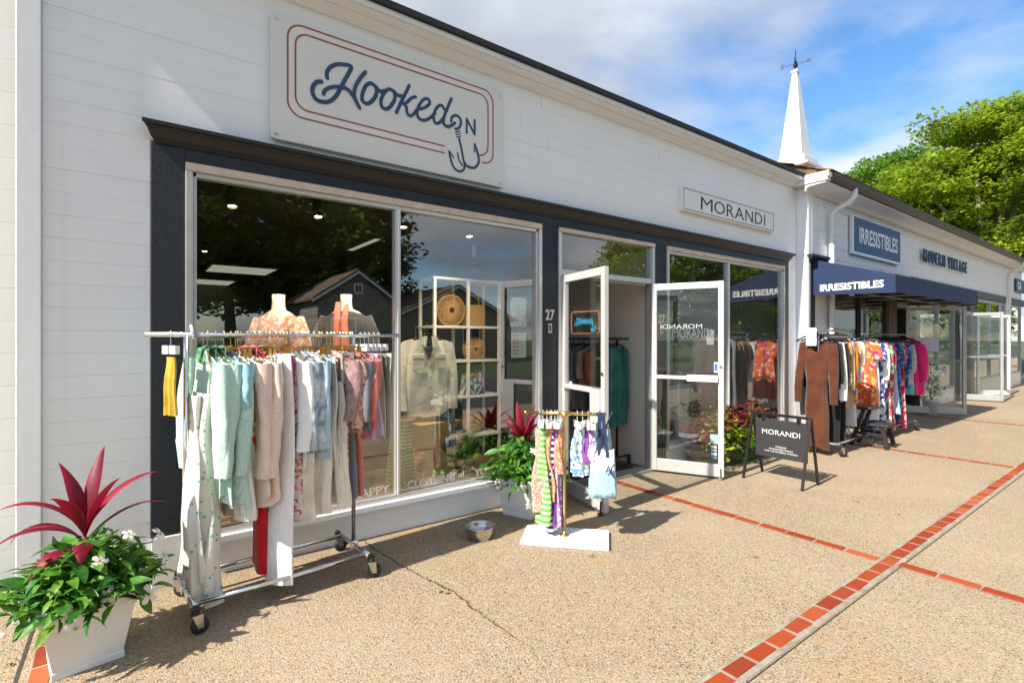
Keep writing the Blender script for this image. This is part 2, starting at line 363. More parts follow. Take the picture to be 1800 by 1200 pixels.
# ================================================================= SHOP BUILDING (white boards, navy front)
SB=empty('shop_building',(3.9,0,0),0,'white boarded shop building with navy storefront surround and two display windows','building')
def sb(b,name,mat,parent=SB,**k): return b.build(name,mat,parent,True,**k)
XL,XR=-.39,8.23
bk=MB(); bk.box(-.40,.09,.02,.2,0,3.95).box(7.96,XR,.02,.2,0,3.95).box(.09,7.96,.02,.2,2.68,3.95)
sb(bk,'wall',white)
random.seed(3)
def board(x0,x1,z0,z1):
    d=random.uniform(-.0012,.0012); g=.0003
    b=MB(); y=-.0+d
    b.prism([(y,z0+g),(y+.02,z0+g),(y+.02,z1-g),(y,z1-g)],lambda p:(x0,p[0],p[1]),lambda p:(x1,p[0],p[1]))
    sb(b,'board',boards,bevel=.0012)
z=.02; pitch=.1262
while z<3.82:
    z1=min(z+pitch,3.84)
    if z1<2.69 or z<2.69 and z1<2.75:
        board(XL,.088,z,z1); board(7.962,XR-.002,z,z1)
    else:
        js=sorted([XL,XR-.002]+[random.uniform(1,7.4) for _ in range(random.choice((1,2,2)))])
        for a,b_ in zip(js,js[1:]): board(a,b_-.003,z,z1)
    z=z1
sb(MB().box(-.49,-.392,-.032,.2,.03,3.9),'corner_trim',white,bevel=.004)
sb(MB().box(-.50,-.386,-.045,.02,.0,.125),'plinth_block',white,bevel=.004)
# navy surround
nv=MB(); Y0=-.012
nv.box(.09,.262,Y0,.12,.30,2.665).box(.262,7.808,Y0-.001,.12,2.565,2.665)
nv.box(3.098,3.312,Y0,.12,.06,2.566).box(4.768,4.992,Y0,.12,.06,2.566).box(7.806,7.96,Y0,.12,.06,2.665)
sb(nv,'surround',navy,bevel=.003)
sb(MB().box(.09,.262,-.022,.1,.0,.30),'plinth_block',whiteclean,bevel=.004)
# crown moulding (profile swept along X with splayed end)
def crown(x0,x1,prof,name,mat,parent,e0=1,e1=1,y00=0):
    b=MB(); n=len(prof)
    V=[(x0-e0*(y00-y),y,z) for y,z in prof]+[(x1+e1*(y00-y),y,z) for y,z in prof]
    b.add(V,[(k,k+1,n+k+1,n+k) for k in range(n-1)]+[tuple(range(n)),tuple(range(2*n-1,n-1,-1))])
    return b.build(name,mat,parent,True)
crown(.12,7.94,[(.0,2.655),(-.022,2.655),(-.026,2.672),(-.040,2.684),(-.050,2.70),(-.062,2.722),(-.080,2.738),(-.094,2.742),(-.094,2.765),(.0,2.772)],'crown_moulding',crownm,SB,.8,.8)
# windows
def window(x0,x1,mull,name='window'):
    f=MB(); zt=2.568; zb=.262
    # outer casing
    win=sb(MB().box(x0,x0+.038,-.034,.05,zb,zt-.052),name,alum,bevel=.003); MB().box(x1-.038,x1,-.034,.05,zb,zt-.052).build('side_casing',alum,win,True,bevel=.003)
    MB().box(x0,x1,-.036,.05,zt-.05,zt).build('head_casing',alumpeel,win,True,bevel=.004)
    f.box(x0+.038,x0+.06,-.018,.045,zb+.02,zt-.052).box(x1-.06,x1-.038,-.018,.045,zb+.02,zt-.052)
    f.box(x0+.038,x1-.038,-.018,.045,zt-.08,zt-.0505)
    f.box(x0+.001,x1-.001,-.026,.045,zb-.012,zb+.026)
    f.box(mull-.022,mull+.022,-.020,.045,zb+.026,zt-.08)
    f.build('frame',alum,win,True,bevel=.003)
    MB().box(mull-.007,mull+.007,-.026,-.018,zb+.026,zt-.08).build('mullion_cap',whiteclean,win,True)
    for a,b_ in ((x0+.06,mull-.022),(mull+.022,x1-.06)):
        MB().box(a-.004,b_+.004,.012,.018,zb+.02,zt-.076).build('pane',glass,win,True)
    MB().box(x0-.0,x1+.0,-.055,.05,.205,.249).build('sill',white,win,True,bevel=.005)
    MB().box(x0,x1,-.012,.1,0,.204).build('base_panel',white,win,True)
    MB().box(x0+.002,x1-.002,-.024,-.0125,.175,.2045).build('apron',white,win,True,bevel=.003)
    return win
W1=window(.262,3.098,1.655); W2=window(4.992,7.806,6.31)
# rust stained screws
rust=M('rust',(.35,.13,.03),.8,0,.4,30)
MB().lathe([(.0001,-.003),(.011,-.002),(.011,0)],(0,0,0),12).build('screw',rust,W1,True,loc=(.312,-.019,2.487),rot=(R(90),0,0))
# entrance frame and transom
ef=MB(); ef.box(3.312,3.350,-.03,.06,.02,2.525).box(4.722,4.768,-.03,.06,.02,2.525).box(3.312,4.768,-.034,.06,2.527,2.566)
ef.box(3.351,4.721,-.022,.055,2.11,2.165)
EF=sb(ef,'entrance_frame',alum,bevel=.003)
MB().box(3.35,4.722,.012,.018,2.16,2.53).build('pane',glass,EF,True)
MB().box(3.312,4.768,-.036,-.0341,2.53,2.566).build('head_strip',alumpeel,EF,True)
MB().box(3.312,4.768,-.05,.14,.0,.022).build('threshold',M('threshold',(.36,.35,.33),.4,.4,.2,8),EF,True,bevel=.003)
MB().box(3.8,4.6,-.03,.0,2.075,2.11).build('door_closer',M('old_metal',(.25,.21,.16),.5,.6,.3,20),EF,True,bevel=.004)
# roof edge: stepped cornice, fascia, black drip edge
prof=[(.0,3.80),(-.028,3.80),(-.028,3.815),(-.055,3.838),(-.08,3.843),(-.08,3.856),(-.11,3.862),(-.155,3.866),(-.155,3.93),(.0,3.94)]
b=MB(); n=len(prof); xa,xb=-.60,8.12
b.add([(xa,y,z) for y,z in prof]+[(xb,y,z) for y,z in prof],[(k,k+1,n+k+1,n+k) for k in range(n-1)]+[tuple(range(n)),tuple(range(2*n-1,n-1,-1))])
sb(b,'cornice',cream)
sb(MB().box(xa,xb,-.170,-.156,3.868,3.912),'fascia',trimw,bevel=.003)
sb(MB().box(xa-.02,xb+.02,-.195,.2,3.913,3.965),'roof_edge',M('roof_black',(.012,.012,.013),.6,0,.2,4,.3,60),bevel=.006)
sb(MB().box(-.5,8.23,.2,14,3.80,3.97),'roof',M('roof_felt',(.04,.04,.04),.9,0,.2,2))
# house numbers
FONT={}
def textmesh(s,size,ext=.002,off=0,sx=1.0,bold=False,align='LEFT',space=1.0,shear=0):
    c=bpy.data.curves.new('lettering','FONT'); c.body=s; c.size=size; c.extrude=ext; c.offset=off; c.align_x=align; c.space_character=space; c.shear=shear; c.resolution_u=3
    o=bpy.data.objects.new('lettering',c); me=bpy.data.meshes.new_from_object(o)
    bpy.data.objects.remove(o); 
    if sx!=1:
        for v in me.vertices: v.co.x*=sx
    return me
def text(name,s,size,mat,parent,loc,face='-y',width=None,height=None,**k):
    me=textmesh(s,size,**k)
    xs=[v.co.x for v in me.vertices]; ys=[v.co.y for v in me.vertices]
    w0,h0=max(xs)-min(xs),max(ys)-min(ys); fx=width/w0 if width else 1; fy=height/h0 if height else fx
    mx,my=min(xs),min(ys)
    for v in me.vertices: v.co.x=(v.co.x-mx)*fx; v.co.y=(v.co.y-my)*fy
    me.materials.clear(); me.materials.append(mat)
    rot={'-y':(R(90),0,0),'-x':(R(90),0,R(-90)),'+y':(R(90),0,R(180)),'+x':(R(90),0,R(90))}[face] if isinstance(face,str) else face
    o=bpy.data.objects.new(name,me); o.location=loc; o.rotation_euler=rot
    return link(o,parent,True)
numw=M('number_white',(.72,.66,.58),.5,0,.1,10)
blk=M('lettering_black',(.012,.012,.012),.5,0,.05,5)
def numplate(x,letter):
    text('number','27',.1,numw,SB,(x,-.016,1.665),width=.115,height=.105,ext=.003,off=.003)
    pl=sb(MB().box(x+.038,x+.082,-.017,-.0125,1.545,1.635),'number_plate',numw)
    text('letter',letter,.1,blk,pl,(x+.048,-.019,1.562),width=.024,height=.056,ext=.001,off=.003)
numplate(3.15,'B'); numplate(4.845,'A')
# vinyl lettering on window glass
vinyl=M('vinyl_white',(.80,.80,.78),.5,0,.03,5)
def wtext(s,x0,x1,z,h): text('lettering',s,.08,vinyl,W1,(x0,.010,z),width=x1-x0,height=h,ext=.0006,off=.002)
wtext('CLOTHING',1.745,2.175,.303,.062); wtext('YUMMY',2.37,2.70,.303,.062); wtext('HAPPY',1.30,1.60,.303,.062); wtext('S',1.17,1.215,.303,.062)
ltcrown=M('vinyl_grey',(.45,.44,.40),.6,0,.03,5)
for x in (2.235,1.24):
    b=MB(); b.tube([(x+.025,.009,.372),(x+.025,.009,.318),(x+.018,.009,.308),(x+.006,.009,.318),(x+.004,.009,.33)],.0035,6); b.tube([(x+.025,.009,.312),(x+.036,.009,.31),(x+.046,.009,.32),(x+.048,.009,.335)],.0035,6)
    b.build('hook_emblem',ltcrown,W1,True)
# posters taped inside the right pane
def decalmat(name,base,cols,scale):
    m,t,p=newmat(name); setp(p,.5); co=ocoord(t); v=t.nodes.new('ShaderNodeTexNoise'); v.inputs['Scale'].default_value=scale; t.links.new(co,v.inputs[0])
    t.links.new(ramp(t,v.outputs[0],[(0,base)]+[(.58+.09*i,c) for i,c in enumerate(cols)],'CONSTANT'),p.inputs['Base Color']); return m
pm1=decalmat('flyer_print',(.75,.78,.78),[(.75,.45,.30),(.55,.12,.08),(.6,.5,.2)],9)
paper=M('paper_white',(.80,.80,.80),.7,0,.02,5)
pl=sb(MB().box(2.76,2.945,.0195,.022,1.60,1.87),'poster',pm1,W1); 
txtg=M('print_grey',(.35,.36,.40),.6); txtr=M('print_red',(.70,.20,.18),.6)
for i in range(9): MB().box(2.815,2.90-.02*(i%3),.0188,.0194,1.80-i*.018,1.806-i*.018).build('print_line',txtg,pl,True)
pl=sb(MB().box(2.775,2.945,.0195,.022,1.315,1.545),'poster',paper,W1)
for i in range(6): text('lettering','NEWS',.03,txtr,pl,(2.785,.0185,1.505-i*.034),width=.075,height=.026,ext=.0004,off=.0012)
for i in range(12): MB().box(2.872,2.932-.008*(i%3),.0188,.0194,1.50-i*.013,1.503-i*.013).build('print_line',txtg,pl,True)
text('lettering','MORANDI',.1,vinyl,W2,(5.14,.010,1.50),width=.80,height=.125,ext=.0006,off=-.001)
text('lettering','TIMELESS',.05,vinyl,W2,(6.95,.010,.58),width=.42,height=.05,ext=.0006)

# doors ------------------------------------------------------------
whd=M('door_frame_paint',(.66,.65,.64),.4,.3,.05,6,.05,40,dirt=((.35,.31,.26),6,.64,.5))
def door(hx_,hy_,fx,fy,H,parent,mat=whd,rail=.07,mid=True,z0=.025,bottom=.13,name='door'):
    a=math.atan2(fy-hy_,fx-hx_); wd=math.hypot(fx-hx_,fy-hy_); t=.022
    b=MB(); b.box(0,.052,-t,t,z0,H).box(wd-.055,wd,-t,t,z0,H).box(.053,wd-.056,-t+.001,t-.001,H-rail,H-.001).box(.053,wd-.056,-t+.001,t-.001,z0+.001,z0+bottom)
    me=b.mesh(name); me.materials.append(mat); d=bpy.data.objects.new(name,me); d.location=(hx_,hy_,0); d.rotation_euler=(0,0,a); link(d,parent)
    d.matrix_parent_inverse=wm(parent).inverted()
    bv=d.modifiers.new('bevel','BEVEL'); bv.width=.003; bv.segments=2; bv.limit_method='ANGLE'
    MB().box(.048,wd-.05,-.003,.003,z0+bottom-.005,H-rail+.005).build('pane',glassd,d)
    return d,wd
DL,wl=door(3.37,-.035,3.205,-.745,2.10,SB); DR,wr=door(4.705,-.04,5.03,-.715,2.10,SB)
MB().box(.0525,wl-.0555,.005,.045,1.02,1.06).build('push_bar',whd,DL,bevel=.004)
MB().box(.0525,wl-.0555,-.04,-.004,1.02,1.06).box(wl-.2,wl-.056,-.042,-.0041,.30,1.06).build('push_plate',whd,DL,bevel=.004)
MB().box(.0525,wr-.0555,-.05,-.01,1.05,1.085).build('push_bar',whiteclean,DR,bevel=.004)
MB().box(.38,wr-.0555,-.052,-.009,1.03,1.10).build('push_paddle',whiteclean,DR,bevel=.004)
for d,ww in ((DL,wl),(DR,wr)):
    MB().tube([(ww-.03,-.035,.12),(ww-.03,-.04,.05),(ww-.03,-.045,.015)],.008,8).box(ww-.048,ww-.012,-.062,-.03,.0,.022).build('door_stop',black if d is DL else steel,d)
    MB().lathe([(.0001,.006),(.016,.006),(.018,0)],(0,0,0),14).build('lock',steel,d,loc=(ww-.027,-.022,1.19),rot=(R(90),0,0))
blue=M('sticker_blue',(.05,.16,.42),.4); skyb=M('sticker_sky',(.35,.55,.62),.4); teal=M('sticker_teal',(.10,.36,.45),.4)
MB().box(.09,.15,.0035,.0045,1.035,1.085).build('sticker',vinyl,DL); MB().box(.125,.15,.0046,.0052,1.04,1.08).build('sticker',blue,DL)
tt=text('lettering','MORANDI',.1,vinyl,DR,(0,0,0),width=.44,height=.05,ext=.0005)
tt.matrix_parent_inverse.identity(); tt.location=(.53,.0045,1.60); tt.rotation_euler=(R(90),0,PI)
for i,(mm,z,hh) in enumerate(((skyb,.37,.10),(black,.205,.16))): MB().box(wr-.135,wr-.058,-.0046-.0003*i,-.0036,z,z+hh).build('sticker',mm,DR)
for i,mm in enumerate((vinyl,skyb,vinyl,teal)): MB().box(wr-.128,wr-.072,-.0058,-.005,.325-i*.038,.353-i*.038).build('sticker',mm,DR)
MB().box(wr-.098,wr-.06,-.0046,-.0036,1.13,1.24).build('sticker',vinyl,DR); MB().box(wr-.094,wr-.064,-.0052,-.0047,1.145,1.225).build('sticker',blue,DR)

# interior shells ---------------------------------------------------
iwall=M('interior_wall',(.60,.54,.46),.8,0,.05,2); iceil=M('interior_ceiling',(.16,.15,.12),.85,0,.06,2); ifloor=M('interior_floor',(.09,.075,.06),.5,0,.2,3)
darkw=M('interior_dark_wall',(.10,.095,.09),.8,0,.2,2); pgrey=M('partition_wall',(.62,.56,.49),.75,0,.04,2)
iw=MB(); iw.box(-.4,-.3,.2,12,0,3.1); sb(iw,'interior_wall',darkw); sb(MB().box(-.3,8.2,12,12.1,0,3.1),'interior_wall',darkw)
sb(MB().box(4.76,4.84,.10,1.55,.02,3.1),'partition',pgrey); sb(MB().box(4.76,4.84,1.55,12,.02,3.1),'interior_wall',darkw); sb(MB().box(8.1,8.2,.2,12,0,3.1),'interior_wall',iwall)  # partition's rear stretch takes the dark colour as painted shade of the shop's depth
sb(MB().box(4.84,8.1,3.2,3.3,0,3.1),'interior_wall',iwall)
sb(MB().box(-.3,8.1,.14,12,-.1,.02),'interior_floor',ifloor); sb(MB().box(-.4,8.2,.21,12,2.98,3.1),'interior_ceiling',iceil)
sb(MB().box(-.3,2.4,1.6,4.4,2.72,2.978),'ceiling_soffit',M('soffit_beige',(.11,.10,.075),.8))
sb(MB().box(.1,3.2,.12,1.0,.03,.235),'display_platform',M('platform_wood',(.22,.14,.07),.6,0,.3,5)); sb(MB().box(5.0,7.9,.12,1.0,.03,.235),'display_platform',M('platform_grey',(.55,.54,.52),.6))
sb(MB().box(3.4,4.6,.15,.95,.021,.03),'door_mat',rubber)
print('shop ok')

# ================================================================= LEFT NEIGHBOUR (blocks)
NB=empty('block_wall',(-.46,.62,0),0,'cream painted block wall at the far left edge beyond the corner trim','wall')
blockm=M('painted_block',(.78,.78,.775),.6,0,.03,6,.07,40,objvar=.01)
MB().box(-3.5,-.45,.64,.9,0,5).build('wall',blockm,NB,True)
bme=MB().box(-.1994,.1994,0,.03,.0006,.1994).mesh('block'); bme.materials.append(blockm)
for r in range(22):
    for c in range(-1,3):
        if c<0 and r%2==0: continue
        inst('block',bme,NB,(-.67-.4*c-(.2 if r%2 else 0),.612,r*.2),world=True)
NB.rotation_euler=(0,0,R(-8))

# ================================================================= SECOND BUILDING (painted block, awning front)
B2=empty('brick_shop_building',(15,-.17,0),0,'long white painted block building with dark storefronts and brown gutter','building')
YB=-.17
def b2(b,name,mat,parent=B2,**k): return b.build(name,mat,parent,True,**k)
pbrick=M('painted_brick',(.84,.845,.86),.6,0,.03,6,.35,28,objvar=.01)
b=MB(); b.box(8.24,23.8,YB+.022,YB+.3,2.60,3.80).box(8.24,8.30,YB+.02,.4,0,2.62).box(8.44,9.0,YB+.022,YB+.3,0,2.62)
b2(b,'wall',pbrick)
b2(MB().box(8.232,8.40,YB-.002,.3,2.775,3.78),'corner_pier',white); b2(MB().box(8.232,8.30,YB-.002,.3,0,2.72),'corner_pier',white)
bm=[]
for k in range(4):
    random.seed(k); bb=MB(); g=.0012; d=.005
    bb.add([(-.2+g,.0,g),(.2-g,.0,g),(.2-g,0,.2-g),(-.2+g,0,.2-g)]+[(-.2+g+.004,-d+random.uniform(-.0012,.0012),g+.004),(.2-g-.004,-d+random.uniform(-.0012,.0012),g+.004),(.2-g-.004,-d,.2-g-.004),(-.2+g+.004,-d,.2-g-.004)],
      [(4,5,6,7),(0,1,5,4),(1,2,6,5),(2,3,7,6),(3,0,4,7)]); me=bb.mesh('block'); me.materials.append(pbrick); bm.append(me)
random.seed(2)
for r in range(5):
    for c in range(36):
        x=8.60+c*.4+(.2 if r%2 else 0)
        inst('block',random.choice(bm),B2,(x,YB+.02,2.775+r*.2),world=True)
# eave, gutter and roof
cr2=[(YB,3.70),(YB-.03,3.70),(YB-.03,3.735),(YB-.07,3.76),(YB-.30,3.775),(YB-.30,3.80),(YB,3.80)]
crown(8.10,23.9,cr2,'soffit',whiteclean,B2,0,0)
gm=M('brown_gutter',(.060,.037,.022),.45,0,.3,4)
gp=[(-.465,3.79),(-.50,3.80),(-.545,3.84),(-.56,3.895),(-.56,3.905),(-.465,3.905)]
crown(8.20,23.9,gp,'gutter',gm,B2,0,0)
b2(MB().box(8.08,8.26,-.50,-.01,3.80,3.845).box(8.07,8.28,-.52,-.01,3.846,3.93),'eave_return',whiteclean,bevel=.004)
sh=M('shingle_brown',(.23,.125,.06),.9,0,.25,9,.4,60,objvar=.25)
b2(MB().prism([(-.53,3.915),(3.2,5.45),(6.9,3.915)],lambda p:(8.15,p[0],p[1]),lambda p:(24.2,p[0],p[1])),'roof',M('roof_board',(.16,.09,.045),.9,0,.3,4))
shm=[]
for wdt in (.28,.33,.24):
    bb=MB(); sl_=math.atan2(5.45-3.915,3.73); L=.24
    bb.box(0,wdt-.006,0,L,0,.012); me=bb.mesh('shingle'); me.materials.append(sh); shm.append((me,wdt))
random.seed(5)
for r in range(14):
    x=8.13+random.uniform(-.1,.0)
    while x<10.9:
        me,wdt=random.choice(shm); yy=-.55+r*.19*math.cos(sl_)
        inst('shingle',me,B2,(x,yy,3.918+(yy+.55)*math.tan(sl_)+.010),(sl_-.05,0,0),world=True); x+=wdt
# downspouts
def downspout(x,zt,parent,y=YB):
    b=MB(); b.tube([(x+.12,y-.33,zt+.13),(x+.12,y-.33,zt+.02),(x+.10,y-.28,zt-.06),(x+.03,y-.12,zt-.16),(x,y-.055,zt-.24),(x,y-.055,.12),(x,y-.10,.03)],.042,10)
    return b2(b,'downspout',whiteclean,parent,smooth=True)
downspout(8.93,3.70,B2); downspout(21.5,3.70,B2)
# lintel, black pier
lint=M('dark_lintel',(.045,.045,.05),.6,0,.25,5,.2,40); greyl=M('grey_lintel',(.13,.13,.135),.7,0,.2,5,.2,40)
crown(8.26,8.80,[(YB,2.66),(YB-.02,2.66),(YB-.05,2.70),(YB-.09,2.74),(YB-.09,2.77),(YB,2.774)],'crown_moulding',crownm,B2,.8,0,YB)
b2(MB().box(8.301,8.44,YB-.012,.3,0,2.66),'pier',navy); b2(MB().box(8.44,21.3,YB-.004,.2,2.555,2.60).box(12.9,21.3,YB-.02,.2,2.601,2.77),'lintel',greyl)
b2(MB().box(21.3,21.8,YB-.03,.3,0,2.77),'pier',white); b2(MB().box(21.8,24,YB-.02,.2,2.56,2.77),'lintel',greyl)
alg=M('storefront_grey',(.42,.42,.42),.4,.4,.1,6); dkf=M('storefront_dark',(.06,.055,.05),.5,.2,.2,6)
def storefront(x0,x1,mulls,fm,zb=.32,zt=2.555,y=YB+.03):
    b=MB(); b.box(x0,x0+.06,y-.03,y+.06,0,zt).box(x1-.06,x1,y-.03,y+.06,0,zt).box(x0+.06,x1-.06,y-.029,y+.06,zt-.06,zt).box(x0+.06,x1-.06,y-.029,y+.06,zb,zb+.06)
    for m_ in mulls: b.box(m_-.03,m_+.03,y-.028,y+.06,zb+.06,zt-.06)
    o=b2(b,'window',fm,bevel=.004)
    xs=[x0+.06]+list(mulls)+[x1-.06]
    for a,c in zip(xs,xs[1:]): MB().box(a,c,y+.01,y+.016,zb+.05,zt-.05).build('pane',glass,o,True)
    MB().box(x0+.061,x1-.061,y-.02,y+.1,0,zb-.001).build('base_panel',whiteclean,o,True)
    return o
storefront(9.0,11.55,(10.25,),dkf); storefront(13.35,16.0,(14.7,),alg); storefront(17.7,21.3,(19.5,),alg,.4); storefront(21.8,23.6,(),alg,.4)
b2(MB().box(11.55,12.0,YB-.01,.2,0,2.555),'panel',M('brown_panel',(.09,.045,.022),.6,0,.3,6)); b2(MB().box(16.0,16.25,YB-.01,.2,0,2.555),'panel',dkf)
b2(MB().box(13.1,13.35,YB-.01,.2,0,2.555),'panel',dkf); b2(MB().box(17.35,17.7,YB-.01,.2,0,2.555),'panel',greyl)
for a in ((12.0,13.1),(16.25,17.35)): b2(MB().box(a[0],a[1],YB-.02,.1,2.12,2.2),'door_head',alg)
d1,_w=door(12.42,-.20,13.0,-1.0,2.12,B2,alg); MB().box(.0525,_w-.0555,.005,.04,1.04,1.08).build('push_bar',alg,d1); 
MB().box(.12,.55,-.006,-.0035,1.25,1.52).build('notice',M('lavender_paper',(.50,.48,.58),.7),d1)
d2,_w=door(16.25,-.20,16.45,-.95,2.12,B2,alg); MB().box(.0525,_w-.0555,.005,.04,1.04,1.08).build('push_bar',alg,d2)
d3,_w=door(17.75,-.22,18.50,-.72,2.12,B2,whiteclean); MB().box(.0525,_w-.0555,.005,.04,1.04,1.08).build('push_bar',whiteclean,d3)
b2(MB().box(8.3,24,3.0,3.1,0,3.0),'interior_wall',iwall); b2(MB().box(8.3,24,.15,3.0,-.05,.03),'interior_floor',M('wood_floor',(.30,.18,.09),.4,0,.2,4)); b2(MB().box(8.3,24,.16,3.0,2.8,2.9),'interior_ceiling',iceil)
print('b2 ok')
# ================================================================= SIGNS
def smooth(pts,k=6):
    if len(pts)<3: return pts
    P=[pts[0]]+list(pts)+[pts[-1]]; out=[]
    for i in range(1,len(P)-2):
        for j in range(k):
            t=j/k; a,b,c,d=P[i-1],P[i],P[i+1],P[i+2]
            out.append(tuple(.5*((2*b[q])+(-a[q]+c[q])*t+(2*a[q]-5*b[q]+4*c[q]-d[q])*t*t+(-a[q]+3*b[q]-3*c[q]+d[q])*t**3) for q in (0,1)))
    out.append(tuple(pts[-1])); return out
def stroke(b,pts,wd,y,th=.0025,taper=False):
    n=len(pts); V=[]; F=[]
    def nrm(i):
        a=pts[max(0,i-1)];c=pts[min(n-1,i+1)]; dx,dz=c[0]-a[0],c[1]-a[1]; l=math.hypot(dx,dz) or 1; return -dz/l,dx/l,dx/l,dz/l
    L=[];Rr=[]
    for i,p in enumerate(pts):
        nx,nz,_,_=nrm(i); h=wd/2; L.append((p[0]+nx*h,p[1]+nz*h)); Rr.append((p[0]-nx*h,p[1]-nz*h))
    def cap(i,sg):
        nx,nz,tx,tz=nrm(i); p=pts[i]; return [(p[0]+nx*wd/2*math.cos(a)+sg*tx*wd/2*math.sin(a),p[1]+nz*wd/2*math.cos(a)+sg*tz*wd/2*math.sin(a)) for a in [PI*q/6 for q in range(1,6)]]
    for i in range(n-1): 
        k=len(b.v); yy=y-k*1.1e-5; b.v+= [(L[i][0],yy,L[i][1]),(Rr[i][0],yy,Rr[i][1]),(Rr[i+1][0],yy,Rr[i+1][1]),(L[i+1][0],yy,L[i+1][1])]; b.f.append((k,k+1,k+2,k+3))
    for i,sg in ((0,-1),(n-1,1)):
        c=[L[i]]+cap(i,sg)+[Rr[i]]; k=len(b.v); yy=y-k*1.1e-5; b.v+=[(q[0],yy,q[1]) for q in c]; b.f.append(tuple(range(k,k+len(c))))
    return b
signw=M('sign_white',(.74,.735,.72),.45,0,.03,3); navyp=M('sign_navy',(.018,.062,.145),.5,0,.06,6); redp=M('sign_red',(.36,.075,.06),.5,0,.08,6)
HS=empty('shop_sign',(.74,-.04,2.825),0,'large white sign board with navy script lettering, fish hook and red double border','sign')
rc=[]
for cxx,czz,a0 in ((.03,.03,180),(1.87,.03,270),(1.87,.812,0),(.03,.812,90)):
    rc+=[(cxx+.03*math.cos(R(a0+q*22.5)),czz+.03*math.sin(R(a0+q*22.5))) for q in range(5)]
MB().prism(rc,lambda p:(p[0],0,p[1]),lambda p:(p[0],.03,p[1])).build('board',signw,HS,bevel=.002)
STK=[('H1',0.029,[(0.369,0.505),(0.367,0.545),(0.391,0.589),(0.433,0.622),(0.485,0.638),(0.539,0.641),(0.525,0.594),(0.496,0.535),(0.466,0.469),(0.433,0.401),(0.391,0.35),(0.347,0.329),(0.296,0.332),(0.27,0.366),(0.27,0.412),(0.294,0.452),(0.328,0.468)]),
('H2',0.026,[(0.342,0.383),(0.353,0.414),(0.396,0.447),(0.448,0.466),(0.502,0.469),(0.539,0.445),(0.571,0.403),(0.601,0.355)]),
('H3',0.027,[(0.644,0.631),(0.604,0.573),(0.571,0.506),(0.559,0.451),(0.567,0.413)]),
('o',0.029,[(0.723,0.551),(0.689,0.564),(0.651,0.535),(0.624,0.469),(0.624,0.418),(0.656,0.403),(0.695,0.432),(0.728,0.488),(0.732,0.535),(0.723,0.551),(0.756,0.525),(0.793,0.536)]),
('o',0.028,[(0.869,0.557),(0.831,0.561),(0.793,0.524),(0.768,0.464),(0.772,0.415),(0.806,0.403),(0.843,0.434),(0.875,0.493),(0.878,0.536),(0.869,0.557),(0.898,0.536),(0.939,0.538)]),
('k',0.027,[(0.997,0.637),(0.959,0.553),(0.924,0.477),(0.89,0.399)]),('k',0.025,[(1.052,0.565),(1.016,0.545),(0.972,0.496),(0.946,0.483)]),
('k',0.024,[(0.946,0.483),(0.972,0.466),(0.979,0.422),(1.002,0.401),(1.034,0.425),(1.065,0.47)]),
('e',0.025,[(1.072,0.472),(1.133,0.503),(1.175,0.549),(1.163,0.578),(1.127,0.568),(1.086,0.515),(1.065,0.454),(1.075,0.407),(1.12,0.398),(1.175,0.429),(1.224,0.483)]),
('d',0.025,[(1.307,0.537),(1.281,0.562),(1.241,0.532),(1.21,0.461),(1.221,0.407),(1.26,0.413),(1.303,0.466)]),
('d',0.026,[(1.373,0.639),(1.339,0.559),(1.303,0.466),(1.303,0.415),(1.347,0.404),(1.406,0.447)]),
('eye',0.022,[(1.372,0.454),(1.38,0.49),(1.416,0.514),(1.452,0.504),(1.466,0.465),(1.446,0.418),(1.413,0.4)]),
('bar',0.011,[(1.413,0.374),(1.455,0.39)]),('bar',0.010,[(1.418,0.355),(1.46,0.371)]),('bar',0.010,[(1.424,0.336),(1.464,0.351)]),
('hook',0.02,[(1.449,0.325),(1.473,0.242),(1.488,0.173),(1.504,0.117)]),('hook',0.019,[(1.354,0.2),(1.366,0.147),(1.395,0.082),(1.446,0.056),(1.492,0.082),(1.507,0.137)]),
('hook',0.02,[(1.504,0.124),(1.55,0.111),(1.6,0.118),(1.638,0.164),(1.638,0.224),(1.6,0.316)]),('hook',0.012,[(1.433,0.207),(1.446,0.151),(1.479,0.11)]),
('hook',0.011,[(1.354,0.203),(1.395,0.16)]),('hook',0.010,[(1.6,0.316),(1.597,0.249)])]
groups={}
for i,(nm,wd,pts) in enumerate(STK):
    key={'H1':'H','H2':'H','H3':'H'}.get(nm,nm) if nm!='o' else 'o%d'%i
    stroke(groups.setdefault(key,MB()),smooth(pts),wd,-.0015-.0003*(i%3))
for key,b in groups.items(): b.build('hook_emblem' if key in('hook','eye','bar') else 'letter',navyp,HS)
b=MB()
for q in ([(1.522,.395),(1.522,.513)],[(1.522,.513),(1.6,.4)],[(1.6,.4),(1.6,.522)]): stroke(b,q,.02,-.0015-.0003*len(b.f)%3)
b.build('letter',navyp,HS)
def rrect(x0,x1,z0,z1,r,start,endx):
    p=[(start,z0),(x0+r,z0)]
    for cxx,czz,a0 in ((x0+r,z0+r,270),(x0+r,z1-r,180),(x1-r,z1-r,90)): p+=[(cxx+r*math.cos(R(a0-q*15)),czz+r*math.sin(R(a0-q*15))) for q in range(7)]
    r2=.09; p+=[(x1-r2+r2*math.cos(R(-q*15)),z0+r2+r2*math.sin(R(-q*15))) for q in range(7)]+[(endx,z0)]
    return p
stroke(MB(),rrect(.106,1.79,.18,.812,.10,1.307,1.68),.012,-.001).build('border',redp,HS); stroke(MB(),rrect(.156,1.738,.236,.761,.085,1.307,1.68),.012,-.001).build('border',redp,HS)
for x,z in ((.035,.035),(1.865,.035),(1.865,.807),(.035,.807)): MB().lathe([(.0001,.006),(.009,.005),(.011,0)],(0,0,0),12).build('bolt',steel,HS,loc=(x,0,z),rot=(R(90),0,0))
